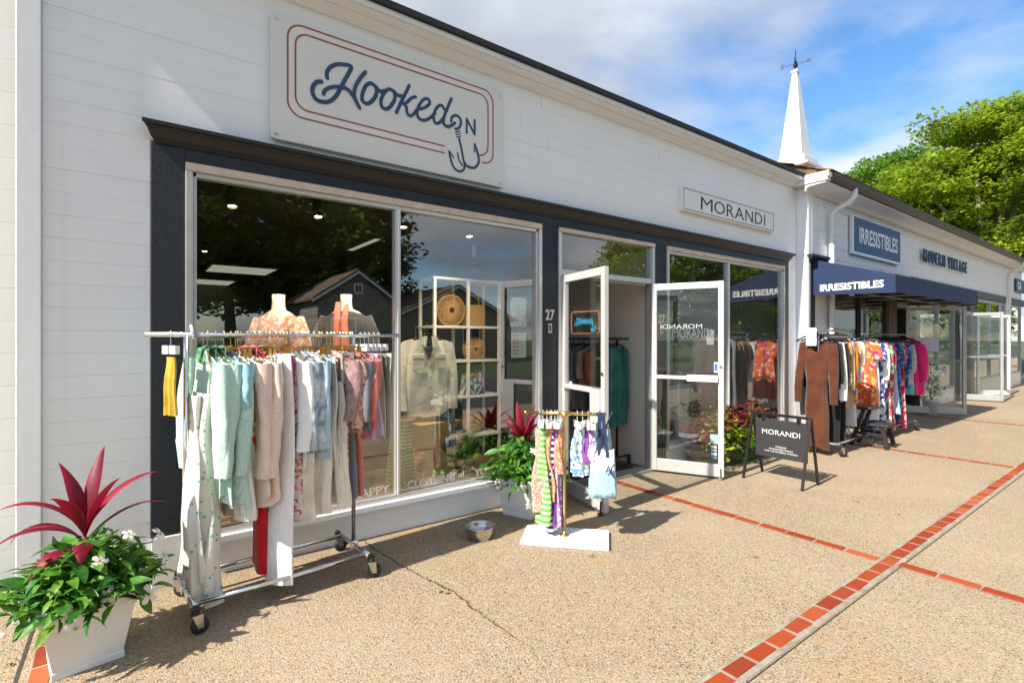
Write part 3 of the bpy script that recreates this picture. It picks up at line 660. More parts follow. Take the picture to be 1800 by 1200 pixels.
MS=empty('shop_sign',(5.25,-.055,3.02),0,'white rectangular sign with thin black outline and black MORANDI lettering','sign')
MB().box(0,2.18,0,.055,0,.285).build('board',whiteclean,MS,bevel=.003)
b=MB()
for q in ((.02,2.16,.018,.024),(.02,2.16,.261,.267),(.02,.026,.0241,.2609),(2.154,2.16,.0241,.2609)): b.box(q[0],q[1],-.0025,-.0005,q[2],q[3])
b.build('outline',blk,MS)
for ch,x0,wd in (('M',.37,.25),('O',.66,.24),('R',.945,.17),('A',1.14,.22),('N',1.40,.19),('D',1.65,.19),('I',1.90,.022)):
    text('letter',ch,.2,blk,MS,(5.25+x0,-.0575,3.02+.062),width=wd,height=.155,ext=.0015,off=-.002)
IS=empty('shop_sign',(9.75,YB-.05,2.93),0,'navy rectangular sign with white frame and white IRRESISTIBLES lettering above the awning','sign')
MB().box(0,2.30,0,.05,0,.66).build('board',whiteclean,IS,bevel=.004); MB().box(.07,2.27,-.006,-.0005,.05,.635).build('panel',M('sign_blue',(.012,.065,.19),.5),IS)
text('lettering','IRRESISTIBLES',.2,whiteclean,IS,(9.75+.26,YB-.06,2.93+.20),width=1.85,height=.28,ext=.002,off=.004)
MV=empty('shop_sign',(13.45,YB,3.13),0,'raised dark navy MODERN VINTAGE letters on the white block wall','sign')
x=0
for ch in 'MODERN VINTAGE':
    if ch==' ': x+=.16; continue
    wd={'I':.06,'M':.26,'N':.23,'D':.22,'O':.22,'A':.24,'G':.22,'E':.19,'T':.21,'V':.24,'R':.22}[ch]
    L=text('letter',ch,.25,navyp,MV,(13.45+x,YB-.05,3.13),width=wd*.8,height=.27,ext=.012,off=.004)
    s=MB(); 
    if ch in 'MNIRTDE':
        for zz in (0,.25): s.box(x-.012,x+(wd*.8+.012 if ch=='I' else .07),-.06,-.035,zz,zz+.016)
        s.build('serif',navyp,MV)
    x+=wd+.04
CS=empty('shop_sign',(22.6,YB,3.0),0,'navy bordered sign at the right edge with white CA letters','sign')
MB().box(0,1.9,-.04,0,0,.42).build('board',navyp,CS,bevel=.004)
text('lettering','CA',.2,whiteclean,CS,(22.75,YB-.046,3.08),width=.55,height=.26,ext=.002,off=.008)
# ---------------------------------------------------------------- awning
awm=M('awning_canvas',(.007,.024,.080),.75,0,.12,4,.25,70); awi=M('awning_inside',(.02,.022,.03),.9)
AW=empty('awning',(10.5,-.7,2.1),0,'navy canvas awning with white IRRESISTIBLES lettering on its end panel','awning')
def cloth(poly,name,th,mat):
    b=MB(); n=len(poly); a=[Vector(p) for p in poly]; nr=(a[1]-a[0]).cross(a[2]-a[0]).normalized()*th
    b.add(a+[p+nr for p in a],[tuple(range(n)),tuple(range(2*n-1,n-1,-1))]+[(k,(k+1)%n,n+(k+1)%n,n+k) for k in range(n)]); return b.build(name,mat,AW,True)
xa,xb=8.38,12.69
cloth([(xa,-.18,2.70),(xa,-1.23,2.37),(xb,-1.23,2.37),(xb,-.18,2.70)],'top_panel',.004,awm)
cloth([(xa-.004,-.185,2.16),(xa-.004,-.185,2.70),(xa-.004,-1.232,2.372),(xa-.004,-1.232,2.12)],'end_panel',.004,awm); cloth([(xb+.004,-.185,2.16),(xb+.004,-.185,2.70),(xb+.004,-1.232,2.372),(xb+.004,-1.232,2.12)],'end_panel',.004,awm)
b=MB(); N=60; V=[]
for i in range(N+1):
    x=xa+(xb-xa)*i/N; V+=[(x,-1.236+.004*math.sin(i*.9),2.12+.004*math.sin(i*.5)),(x,-1.234,2.374)]
b.add(V,[(2*i,2*i+2,2*i+3,2*i+1) for i in range(N)]); o=b.build('valance',awm,AW,True); sm=o.modifiers.new('s','SOLIDIFY'); sm.thickness=.003
b=MB()
for x in (8.45,9.5,10.5,11.6,12.62): b.tube([(x,-.19,2.18),(x,-1.2,2.15),(x,-1.2,2.34),(x,-.19,2.66)],.015,6)
b.tube([(xa+.02,-1.2,2.15),(xb-.02,-1.2,2.15)],.015,6); b.tube([(xa+.02,-.7,2.17),(xb-.02,-.7,2.17)],.012,6); b.build('frame',M('galvanised',(.35,.35,.35),.45,.7),AW,True)
text('lettering','IRRESISTIBLES',.2,whiteclean,AW,(xa-.0095,-.28,2.205),'-x',width=.82,height=.105,ext=.0008,off=.006)
MB().sphere((8.6,-.62,2.15),.04,10,6,1,1,.5).build('lamp',M('lamp_white',(.7,.7,.68),.4),AW,True)
# ---------------------------------------------------------------- steeple
ST=empty('steeple',(10.4,1.0,4.85),0,'white tapering square steeple with black weathervane on the roof','steeple')
def taper(b,w0,w1,z0,z1):
    a,c=w0/2,w1/2; return b.add([(-a,-a,z0),(a,-a,z0),(a,a,z0),(-a,a,z0),(-c,-c,z1),(c,-c,z1),(c,c,z1),(-c,c,z1)],[(0,3,2,1),(4,5,6,7),(0,1,5,4),(1,2,6,5),(2,3,7,6),(3,0,4,7)])
taper(MB(),.43,.085,.1,1.82).build('spire',whiteclean,ST,bevel=.004)
MB().box(-.29,.29,-.29,.29,-.6,.10).build('base',whiteclean,ST,bevel=.006); MB().box(-.062,.062,-.062,.062,1.82,1.87).build('cap',whiteclean,ST,bevel=.006)
MB().prism([(-.36,-.02),(.36,-.02),(.30,.03),(-.30,.03)],lambda p:(p[0],-.36,p[1]-.06),lambda p:(p[0],.36,p[1]-.06)).build('skirt_roof',whiteclean,ST)
wv=empty('weathervane',(0,0,1.87),R(20),parent=ST)
MB().tube([(0,0,-.02),(0,0,.40)],.008,8).build('spindle',black,wv); MB().sphere((0,0,.10),.045).sphere((0,0,.165),.03).build('ball',black,wv)
MB().tube([(0,-.22,.13),(0,.22,.13)],.007,6).build('arm',black,wv); MB().tube([(-.22,0,.15),(.22,0,.15)],.007,6).build('arm',black,wv)
o=text('letter','N',.1,black,None,(0,0,0),width=.06,height=.085,ext=.006,off=.004);
o.parent=wv; o.matrix_parent_inverse.identity(); o.location=(0,-.20,.10); o.rotation_euler=(R(90),0,R(-90))
o=text('letter','S',.1,black,None,(0,0,0),width=.06,height=.085,ext=.006,off=.004)
o.parent=wv; o.matrix_parent_inverse.identity(); o.location=(0,.26,.10); o.rotation_euler=(R(90),0,R(-90))
print('signs ok')
# ================================================================= TREES
def leafmat(name,c,tr=.35,objvar=0,rough=.5,var=.35,vs=.7):
    m,t,p=newmat(name); setp(p,rough,0,.35); co=ocoord(t); n=noise(t,vs,3,.6,co)
    o=mixc(t,ramp(t,n.outputs[0],[(.35,0.),(.65,1.)]),tuple(x*(1-var) for x in c),tuple(min(1,x*(1+var)) for x in c))
    if objvar:
        oi=t.nodes.new('ShaderNodeObjectInfo'); hs=t.nodes.new('ShaderNodeHueSaturation'); t.links.new(o,hs.inputs['Color'])
        t.links.new(math_(t,'MULTIPLY_ADD',oi.outputs['Random'],objvar*2,1-objvar),hs.inputs['Value']); t.links.new(math_(t,'MULTIPLY_ADD',oi.outputs['Random'],-.05,.525),hs.inputs['Hue']); o=hs.outputs[0]
    t.links.new(o,p.inputs['Base Color'])
    tl=t.nodes.new('ShaderNodeBsdfTranslucent'); t.links.new(o,tl.inputs[0]); mx=t.nodes.new('ShaderNodeMixShader'); mx.inputs[0].default_value=tr
    t.links.new(p.outputs[0],mx.inputs[1]); t.links.new(tl.outputs[0],mx.inputs[2]); t.links.new(mx.outputs[0],t.nodes['Material Output'].inputs[0]); MT[name]=m; return m
lf_green=leafmat('leaf_green',(.14,.27,.028),.5,0,.5,.45,.9); lf_yel=leafmat('leaf_yellowgreen',(.27,.37,.024),.5,0,.5,.4,.9); lf_dark=leafmat('leaf_dark',(.19,.25,.035),.45)
bark=M('bark',(.26,.22,.17),.9,0,.3,9,.6,40)
def crown_mesh(seed,rx,ry,rz,pads,per,leaf,padr=1.0,flat=.32):
    random.seed(seed); V=[];F=[];cs=[]
    for i in range(pads):
        while True:
            p=Vector((random.uniform(-1,1),random.uniform(-1,1),random.uniform(-.8,1)))
            if .25<p.length<1.0: break
        c=Vector((p.x*rx,p.y*ry,p.z*rz)); cs.append(c); pr=padr*random.uniform(.6,1.3)
        tilt=Vector((p.x,p.y,0))*-.25
        for k in range(per):
            a=random.uniform(0,2*PI); r=pr*math.sqrt(random.random()); q=c+Vector((r*math.cos(a),r*math.sin(a),0))
            q.z+=flat*pr*random.uniform(-.5,.5)+ (tilt.x*math.cos(a)+tilt.y*math.sin(a))*-r - .12*r*r/pr
            d=Vector((random.gauss(0,1),random.gauss(0,1),random.gauss(0,.5))).normalized(); u=d.cross(Vector((random.gauss(0,.4),random.gauss(0,.4),1))).normalized()
            l=leaf*random.uniform(.6,1.3); h=l*.32; n=len(V); m=q+d*l*.5
            V+= [tuple(q),tuple(m+u*h),tuple(q+d*l),tuple(m-u*h)]; F.append((n,n+1,n+2,n+3))
    b=MB(); b.v=V; b.f=F; return b.mesh('crown'),cs
def tree(loc,h,cm_,cs,mat,label,group,sc=1.0,rz=0,name='tree',nl=14,limbz=.45):
    T=empty(name,loc,rz,label,'tree',group)
    me=cm_
    if me.materials and me.materials[0]!=mat: me=me.copy(); me.materials.clear()
    if not me.materials: me.materials.append(mat)
    o=inst('crown',me,T,(0,0,h),(0,0,0),sc); o['kind']='stuff'
    b=MB(); r0=.03*h+.05; b.tube([(0,0,-.2),(.1,.05,h*.25),(.0,.1,h*limbz),(.1,0,h*.8),(.05,.05,h*1.02)],[r0*1.2,r0,r0*.8,r0*.5,r0*.25],9); b.build('trunk',bark,T,smooth=True)
    random.seed(int(h*10)+nl)
    for c in random.sample(cs,min(nl,len(cs))):
        e=Vector(c)*sc+Vector((0,0,h)); s0=Vector((.0,.1,h*limbz+random.uniform(0,.35)*h)); m=(s0+e)/2+Vector((random.uniform(-.4,.4),random.uniform(-.4,.4),-.3))
        bb=MB(); bb.tube([s0,m,e],[r0*.5,r0*.32,r0*.1],6); bb.build('limb',bark,T,smooth=True)
    return T
cmA,csA=crown_mesh(11,4.6,5.2,3.6,210,330,.19,1.15); cmB,csB=crown_mesh(12,4.2,4.2,3.8,200,340,.19,1.15)
tree((36.2,6.4,-.1),8.8,cmA,csA,lf_green,'deep green spreading tree with pale branches behind the brown gutter','trees beyond the shops',1.0,.4)
tree((31.0,1.7,-.1),8.3,cmB,csB,lf_yel,'yellow green sunlit tree at the right edge behind the roof','trees beyond the shops',1.0,1.2)
tree((44,4.5,-.1),8.4,cmA,csA,lf_yel,'far tree filling the gap low behind the right end of the roof','trees beyond the shops',.9,2.2)
# across the street (seen in the shop windows)
cmC,csC=crown_mesh(13,3.8,3.2,6.2,165,110,.42,1.2,.7)
for i,(x,y,h,s,r) in enumerate(((.5,-30,8.6,1.15,0),(5.0,-33,9.2,1.2,1),(9.6,-31,8.2,1.1,2.3),(13.6,-34,9.0,1.15,3.1),(-5,-31,8.8,1.2,.7))):
    tree((x,y,-.15),h,cmC,csC,lf_dark,'dark leafy tree %s across the road'%['behind the shingled cottage on its left','left of the shingled cottage','directly behind the cottage roof','right of the cottage roof','farthest left'][i],'trees across the road',s,r,nl=6)
for i,(x,y,h,s,r) in enumerate(((29,-21,4.4,.75,.3),(36,-20,5.4,.85,1.5),(43,-20,4.3,.75,2.8),(49,-24,5.2,.85,4),(76,-21,5.5,.9,1),(86,-23,6.0,1,2),(97,-20,5.4,.9,3),(109,-22,6.2,1,5),(124,-21,6,1,.4),(142,-23,6,1.1,2.2))):
    tree((x,y,-.15),h,cmC,csC,lf_yel if i%2==0 else lf_green,'sunlit tree across the road mirrored in the shop glass, %s from the left'%['first','second','third','fourth','fifth','sixth','seventh','eighth','ninth','last'][i],'sunlit trees across the road',s,r,nl=4)
shing=None
def shinglemat():
    m,t,p=newmat('cedar_shingle'); setp(p,.9); co=ocoord(t)
    br=t.nodes.new('ShaderNodeTexBrick'); br.inputs['Scale'].default_value=1; br.inputs['Brick Width'].default_value=.3; br.inputs['Row Height'].default_value=.18; br.inputs['Mortar Size'].default_value=.012
    br.inputs[1].default_value=(.24,.22,.20,1); br.inputs[2].default_value=(.36,.33,.29,1); br.inputs[3].default_value=(.08,.07,.06,1)
    mp=t.nodes.new('ShaderNodeMapping'); mp.inputs['Rotation'].default_value=(R(-90),0,0); t.links.new(co,mp.inputs[0]); t.links.new(mp.outputs[0],br.inputs[0]); t.links.new(br.outputs[0],p.inputs['Base Color']); return m
shing=shinglemat(); rbrown=M('roof_brown',(.17,.12,.085),.9,0,.2,3); winb=M('window_black',(.02,.025,.03),.1)
def house(x0,x1,y0,y1,ze,zp,wm_,label,wins,door=None):
    H=empty('house',((x0+x1)/2,y0,-.15),0,label,'house'); xm=(x0+x1)/2
    MB().prism([(x0,-.15),(x1,-.15),(x1,ze),(xm,zp),(x0,ze)],lambda p:(p[0],y0,p[1]),lambda p:(p[0],y1,p[1])).build('wall',wm_,H,True)
    for a,sg in ((x0,-1),(x1,1)):
        e=.3; zz=ze-(zp-ze)/(xm-x0)*e
        b=MB(); b.prism([(a+sg*e,zz),(xm,zp),(xm,zp+.14),(a+sg*e,zz+.14)],lambda p:(p[0],y0+.25,p[1]+.01),lambda p:(p[0],y1-.25,p[1]+.01)); b.build('roof',rbrown,H,True)
        b=MB(); b.prism([(a+sg*e,zz-.1),(xm,zp-.1),(xm,zp+.02),(a+sg*e,zz+.02)],lambda p:(p[0],y0+.28,p[1]),lambda p:(p[0],y0+.23,p[1])); b.build('rake_trim',whiteclean,H,True)
    for (a,c,z0,z1) in wins:
        f=MB().box(a-.1,c+.1,y0+.01,y0+.06,z0-.1,z1+.1).build('window',whiteclean,H,True); m_=(a+c)/2
        MB().box(a,m_-.03,y0+.061,y0+.08,z0,z1).build('pane',winb,f,True); MB().box(m_+.03,c,y0+.061,y0+.08,z0,z1).build('pane',winb,f,True)
    if door: MB().box(door[0],door[1],y0+.01,y0+.07,-.1,door[2]).build('door',M('orange_door',(.42,.15,.04),.6),H,True)
    return H
house(7.3,11.2,-22,-29,3.6,4.95,shing,'grey shingled cottage with white trim across the road, mirrored in the large window',((8.0,9.1,1.6,2.5),(9.15,9.45,3.9,4.25)))
house(13,22,-26,-34,2.9,5.0,M('taupe_siding',(.30,.26,.21),.8),'low brown roofed house right of the shingled cottage, mirrored in the glass',((14.5,15.6,1.0,2.2),(18,19.2,1.0,2.2)))
house(52,70,-20,-30,4.4,7.6,whiteclean,'white house with an orange door across the road, mirrored under the awning',((54,55.2,1.2,2.6),(65,66.4,1.2,2.6)),(58.5,61.5,2.6))
print('trees ok')
# ================================================================= GARMENTS
def lerp(a,b,t): return a+(b-a)*t
def tri(x): return math.asin(math.sin(x))*2/PI
def cloth_mesh(L,w0,w1,t0,t1,top=-.09,slope=.32,folds=3,amp=.012,seed=0,sleeve=None,neck=.0,strap=False,n=64,rings=24,waist=None,uneven=.0,ruffle=0,twist=0):
    """one garment: closed tube of cloth, shoulders along y, front towards -x, hanging down from the rail at z=0"""
    random.seed(seed); b=MB(); ph=[random.uniform(0,6.28) for _ in range(6)]; V=[]
    for i in range(rings):
        s=i/(rings-1.); 
        for j in range(n):
            a=2*PI*j/n; cy,sxn=math.cos(a),math.sin(a)
            ww=lerp(w0,w1,s**.8); 
            if waist: ww*=1-waist*math.exp(-((s-.42)/.16)**2)
            tt=lerp(t0,t1*.82,min(1,s*1.6)**.7)
            y=ww*math.copysign(abs(cy)**.85,cy); x=tt*math.copysign(abs(sxn)**.8,sxn)
            zt=top-slope*abs(y) if slope else top
            if neck and abs(y)<.085: zt-= (neck if sxn<0 else neck*.35)*(1-(y/.085)**2)
            zb=-L+.6*uneven*math.sin(a*2+ph[5])+.004*math.sin(3*a+ph[4])
            z=lerp(zt,zb,s)
            k=min(1,s*1.3)
            k=k**.7; lean=.5*math.sin(2.2*s+ph[2]); d=1.55*amp*k*(tri(1.5*folds*PI*y/w1*.5+ph[0]+lean)+.55*tri(2.9*folds*PI*y/w1*.5+ph[1]-1.4*lean+(.6 if sxn>0 else 0)))
            x+=d+amp*.35*math.sin(9*s+ph[2]+y*14)
            y+=amp*.8*k*math.sin(3.1*a*1.0+ph[3]+3*s)
            if ruffle: x+=ruffle*math.sin(s*22+3*math.sin(y*22+ph[1]))*.6; y+=ruffle*.5*math.sin(s*17+a*2)
            if twist and s>.35: 
                q=(s-.35)/.65; y*=1-.55*twist*math.sin(PI*min(1,q*1.0))*.6; x-=.02*twist*math.sin(PI*q)
            nv_=mnoise.noise_vector(Vector((x*9+seed,y*9,z*3.2))); n2_=mnoise.noise(Vector((x*20,y*20+seed,z*7))); kk=min(1,s*3)
            x+=(nv_.x*.013+n2_*.003)*kk; y+=nv_.y*.013*kk
            V.append((x,y,z))
    b.add(V,[(i*n+j,i*n+(j+1)%n,(i+1)*n+(j+1)%n,(i+1)*n+j) for i in range(rings-1) for j in range(n)])
    if sleeve:
        sl,sr,out=sleeve
        for sg in (-1,1):
            y0=sg*(w0-.02); z0=top-slope*w0-.005; pts=[];m=9; VV=[]
            for i in range(m):
                s=i/(m-1.); c=Vector((.012*math.sin(3*s+ph[0])-.03*s*random.uniform(.6,1),y0+sg*(out*math.sin(s*PI*.55)),z0-sl*s*(1-.12*(1-s))))
                r=lerp(sr*1.15,sr*.8,s)
                for j in range(14):
                    a=2*PI*j/14; wob=1+.16*math.sin(3*a+ph[1]+4*s)
                    VV.append((c.x+r*.62*math.sin(a)*wob+.012*mnoise.noise(Vector((a*1.5,s*5,seed+sg)))*min(1,i),c.y+sg*(.0)+r*math.cos(a)*wob*(1 if i else .8),c.z+ (.03 if i==0 else 0)+ .25*r*math.cos(a)*sg*(-1)*(1-s)))
            b.add(VV,[(i*14+j,i*14+(j+1)%14,(i+1)*14+(j+1)%14,(i+1)*14+j) for i in range(m-1) for j in range(14)])
    return b.mesh('cloth',True)
def trouser_mesh(L,w,t,flare=1.2,seed=0,top=-.11):
    random.seed(seed); b=MB(); n=18
    for sg in (-1,1):
        V=[];m=14;p=random.uniform(0,6)
        for i in range(m):
            s=i/(m-1.); hw=w*lerp(.55,.5*flare,s); cyy=sg*w*.42; tt=t*lerp(.7,flare,s)
            for j in range(n):
                a=2*PI*j/n; V.append((tt*math.sin(a)*(1-.35*abs(math.cos(a)))+.010*math.sin(5*s+p)+sg*.018+.010*s*tri(2.2*a+p),cyy+hw*math.cos(a)*(1+.08*math.sin(4*s+p)),lerp(top,-L,s)+.01*sg*s))
        b.add(V,[(i*n+j,i*n+(j+1)%n,(i+1)*n+(j+1)%n,(i+1)*n+j) for i in range(m-1) for j in range(n)])
    return b.mesh('cloth',True)
def hanger_mesh(kind):
    b=MB()
    hook=[(0,-.012,.0-.004),(0,-.010,.012),(0,0,.019),(0,.010,.012),(0,.012,0),(0,.004,-.02),(0,0,-.035),(0,0,-.06)]
    b.tube(hook,.0018,6)
    if kind=='wire': b.tube([(0,0,-.06),(0,.10,-.10),(0,.19,-.15)],.002,6); b.tube([(0,0,-.06),(0,-.10,-.10),(0,-.19,-.15)],.002,6); b.tube([(0,-.19,-.15),(0,.19,-.15)],.002,6)
    elif kind=='clip':
        b.tube([(0,-.15,-.075),(0,.15,-.075)],.003,6); b.tube([(0,0,-.06),(0,0,-.076)],.003,6)
        for y in (-.09,.09): b.box(-.010,.010,y-.012,y+.012,-.125,-.078)
    elif kind=='white': b.box(-.011,.011,-.085,.085,-.105,-.06); 
    elif kind=='black':
        for sg in (-1,1): b.tube([(0,0,-.055),(0,sg*.10,-.085),(0,sg*.20,-.14)],[.012,.012,.008],8)
    return b.mesh('hanger',kind=='black')
HM={k:hanger_mesh(k) for k in ('wire','clip','white','black')}
HM['wire'].materials.append(gold); HM['clip'].materials.append(gold); HM['white'].materials.append(M('hanger_white',(.78,.78,.76),.4)); HM['black'].materials.append(black)
def garment(name,label,cat,group,pos,rz,me,mat,hang='wire',tilt=0):
    G=empty(name,pos,rz,label,cat,group)
    if mat and not me.materials: me.materials.append(mat)
    o=inst('fabric',me,G); 
    if hang: inst('hanger',HM[hang],G)
    return G
def shirt(L,seed,sl=.5,w=.19,t=.032,**k): return cloth_mesh(L,w,w*1.12,.012,t,seed=seed,slope=.42,sleeve=(sl,.060,.03),**k)
# materials
cw=Mcloth('white_cotton',(.86,.86,.87),.04); ccr=Mcloth('cream_cotton',(.74,.68,.58)); 
mint=Mstripe('mint_seersucker',(.54,.71,.64),(.40,.61,.52),'d',190,.55); mintg=Mcloth('green_trim',(.06,.30,.16))
aqua=Mstripe('aqua_weave',(.34,.60,.66),(.26,.50,.58),'z',120,.5); pinks=Mstripe('peach_seersucker',(.80,.58,.50),(.78,.66,.58),'d',190,.5); pinkt=Mcloth('pink_trim',(.72,.12,.24))
dotm=Mdots('teal_dot_cream',(.76,.73,.66),(.12,.48,.46),23,.22,True); eyelet=Mlace('eyelet_cream',(.78,.73,.64),85,.24); lace=Mlace('lace_white',(.78,.76,.72),80,.24)
must=Mcloth('mustard',(.52,.34,.03)); redc=Mcloth('red_cotton',(.55,.01,.015)); hotp=Mcloth('hot_pink',(.62,.02,.20)); tied=Mcloth('blue_tiedye',(.18,.28,.38),.1,16,(.62,.67,.70)); tied2=Mcloth('blue_tiedye_shorts',(.13,.22,.33),.1,22,(.50,.58,.64))
pflor=Mfloral('pink_floral',[(.74,.70,.66),(.74,.70,.66),(.60,.10,.14),(.74,.66,.62),(.66,.25,.28)],55); mauve=Mcloth('mauve_print',(.36,.22,.22),.25,40); pais=Mfloral('red_paisley',[(.52,.16,.12),(.62,.42,.32),(.46,.12,.09),(.66,.50,.40)],60)
greyc=Mcloth('grey_jersey',(.17,.18,.21)); coral=Mcloth('coral_jersey',(.58,.18,.14)); pinkj=Mcloth('pink_jersey',(.68,.36,.52)); stone=Mcloth('stone_twill',(.40,.37,.31)); taupe=Mcloth('taupe_twill',(.26,.20,.17)); mintc=Mcloth('pale_mint',(.42,.50,.47)); rainb=Mfloral('rainbow_print',[(.65,.25,.05),(.10,.35,.12),(.70,.55,.10),(.60,.05,.10),(.70,.62,.50)],45)
# ---------------------------------------------------------------- chrome rolling rack by the big window
def swivel(parent,x,y,rz,mat_fork=steel,r=.042):
    c=empty('caster',(x,y,0),rz,parent=parent)
    MB().lathe([(r*.35,-.016),(r*.85,-.016),(r,-.010),(r,.010),(r*.85,.016),(r*.35,.016)],(0,0,0),20).build('wheel',rubber,c,loc=(0.02,0,r),rot=(R(90),0,0),smooth=True)
    MB().prism([(-.018,r*2.45),(.03,r*2.45),(.034,r*.8),(.008,r*.8)],lambda p:(p[0],-.022,p[1]),lambda p:(p[0],-.018,p[1])).prism([(-.018,r*2.45),(.03,r*2.45),(.034,r*.8),(.008,r*.8)],lambda p:(p[0],.018,p[1]),lambda p:(p[0],.022,p[1])).build('fork',mat_fork,c)
    MB().lathe([(.0001,r*2.45),(.024,r*2.45),(.022,r*2.75),(.015,r*2.9),(.0001,r*2.9)],(0,0,0),12).build('mount',rubber,c)
def rolling_rack(loc,rz,length,depth,h,ov0,ov1,label,mat=chrome,matf=steel,r=.014,rr=.042):
    K=empty('clothes_rack',loc,rz,label,'clothes rack'); z=rr*3.05
    for i,x in enumerate((0,length)):
        MB().tube([(x,-depth/2,z),(x,depth/2,z)],r*1.15,12).build('foot_bar',mat,K,smooth=True)
        MB().tube([(x,0,z),(x,0,h)],r,12).build('upright',mat,K,smooth=True)
        MB().box(x-.024,x+.024,-.024,.024,z-.02,z+.03).build('joint',mat,K,bevel=.006)
        MB().tube([(x,-depth/2-.004,z),(x,-depth/2+.02,z)],r*1.4,12).build('end_cap',rubber,K); MB().tube([(x,depth/2+.004,z),(x,depth/2-.02,z)],r*1.4,12).build('end_cap',rubber,K)
    for y in (-depth/2+.07,depth/2-.07): MB().tube([(0,y,z),(length,y,z)],r,12).build('base_rail',mat,K,smooth=True)
    MB().tube([(-ov0,0,h),(length+ov1,0,h)],r*.95,12).build('hanging_rail',mat,K,smooth=True)
    random.seed(int(length*100))
    for x in (0,length):
        for y in (-depth/2+.01,depth/2-.01): swivel(K,x,y,random.uniform(-1,1),matf,rr)
    return K
rolling_rack((.235,-.455,0),R(4.5),.945,.54,1.51,.185,.33,'chrome rolling clothes rack in front of the large display window')
RG='garments on the chrome rack by the window'
def r1(x): return (x,-.455+.0787*(x-.235),1.51+.001)
def add1(name,label,cat,x,me,mat,hang='wire',rz=None,dy=0,group=None):
    p=r1(x); random.seed(int(x*997)); rz=20+random.uniform(-3.5,3.5) if rz is None else rz; return garment(name,label,cat,RG,(p[0],p[1]+dy,p[2]),R(rz),me,mat,hang)
sd=[0]
def S_(): sd[0]+=1; return sd[0]*7+1
add1('skirt','mustard yellow skirt clipped at the outer left end of the chrome rack','skirt',.165,cloth_mesh(.43,.05,.055,.010,.014,top=-.12,slope=0,seed=S_(),amp=.006),must,'white')
d=add1('dress','cream maxi dress with teal dots reaching the ground on the chrome rack','dress',.315,cloth_mesh(1.43,.13,.165,.035,.055,top=-.31,slope=.05,folds=4,amp=.026,seed=S_(),uneven=.04),dotm,rz=8)
for y in (-.10,-.085,.085,.10): MB().tube([(0,y*.6,-.09),(0.01,y,-.2),(0,y,-.33)],.004,6).build('strap',ccr,d)
add1('dress','second dotted maxi dress hanging partly behind the first on the chrome rack','dress',.275,cloth_mesh(1.30,.12,.15,.025,.035,top=-.32,slope=.05,folds=4,amp=.02,seed=S_(),uneven=.03),dotm,rz=6)
def collar(G,mat,w=.06):
    b=MB(); 
    for sg in (-1,1): b.add([(-.02,sg*.005,-.085),(-.022,sg*w,-.075),(-.03,sg*(w+.015),-.14),(-.036,sg*.02,-.15),(.02,sg*.005,-.065),(.02,sg*w,-.06)],[(0,1,2,3),(0,4,5,1)])
    b.build('collar',mat,G)
for i,(x,lab) in enumerate(((.335,'leftmost'),(.375,'middle'),(.415,'rightmost'))):
    g=add1('shirt','mint green striped shirt on the chrome rack, %s of three'%lab,'shirt',x,shirt(.88+.02*i,S_(),.58,folds=2,amp=.014,uneven=.05,t=.036),mint); collar(g,mintg)
    MB().prism([(-.195,-.30),(-.205,-.335),(-.10,-.24),(-.10,-.21)],lambda p:(-.042,p[0],p[1]),lambda p:(.042,p[0],p[1])).build('trim_band',mintg,g)
add1('top','aqua blue short sleeved top beside the mint shirts','top',.45,shirt(.58,S_(),.22,folds=2,amp=.01),aqua)
add1('blouse','cream blouse with layered ruffles beside the peach shirts','blouse',.485,cloth_mesh(.56,.19,.17,.03,.045,seed=S_(),ruffle=.030,rings=34,n=60,folds=4,amp=.02),ccr)
add1('skirt','rainbow print skirt hanging below the cream ruffled blouse','skirt',.50,cloth_mesh(.66,.13,.16,.02,.03,top=-.14,slope=0,seed=S_()),rainb,'clip')
add1('skirt','long white lace skirt hanging between the mint and peach shirts','skirt',.475,cloth_mesh(1.03,.13,.19,.02,.04,top=-.14,slope=0,folds=5,amp=.018,seed=S_()),lace,'clip')
for i,(x,lab) in enumerate(((.535,'left'),(.575,'right'))):
    g=add1('shirt','peach and pink striped shirt on the chrome rack, %s of two'%lab,'shirt',x,shirt(.90+.04*i,S_(),.62,folds=2,amp=.016,uneven=.06,t=.036),pinks); collar(g,pinkt)
    MB().prism([(-.20,-.33),(-.205,-.365),(-.08,-.24),(-.08,-.20)],lambda p:(-.042,p[0],p[1]),lambda p:(.042,p[0],p[1])).build('trim_band',pinkt,g)
add1('trousers','long bright red trousers hanging behind the white jeans','trousers',.60,trouser_mesh(1.37,.085,.025,1.3,S_()),redc,'clip')
for i,(x,lab) in enumerate(((.61,'left'),(.635,'right'))): add1('shorts','white shorts clipped beside the peach shirts, %s pair of two'%lab,'shorts',x,cloth_mesh(.58,.12,.14,.014,.026,top=-.12,slope=0,folds=3,seed=S_()),cw,'clip')
g=add1('jeans','long white flared jeans hanging nearly to the ground on the chrome rack','jeans',.685,trouser_mesh(1.42,.175,.036,1.5,S_()),cw,'clip',rz=22,dy=-.025)
MB().lathe([(.0001,.002),(.006,.002),(.006,0)],(0,0,0),10).build('rivet',steel,g,loc=(-.03,.04,-.17),rot=(0,R(-90),0))
add1('top','hot pink sleeveless top beside the white jeans','top',.715,cloth_mesh(.62,.15,.14,.014,.022,seed=S_()),hotp,'clip')
add1('dress','pink floral lace dress between white jeans and tie-dye shirts','dress',.735,cloth_mesh(1.08,.15,.18,.014,.03,seed=S_(),folds=4),pflor)
add1('dress','plain white sleeveless dress beside the pink floral dress','dress',.775,cloth_mesh(1.10,.15,.21,.02,.05,seed=S_(),folds=4,amp=.02,top=-.12),ccr)
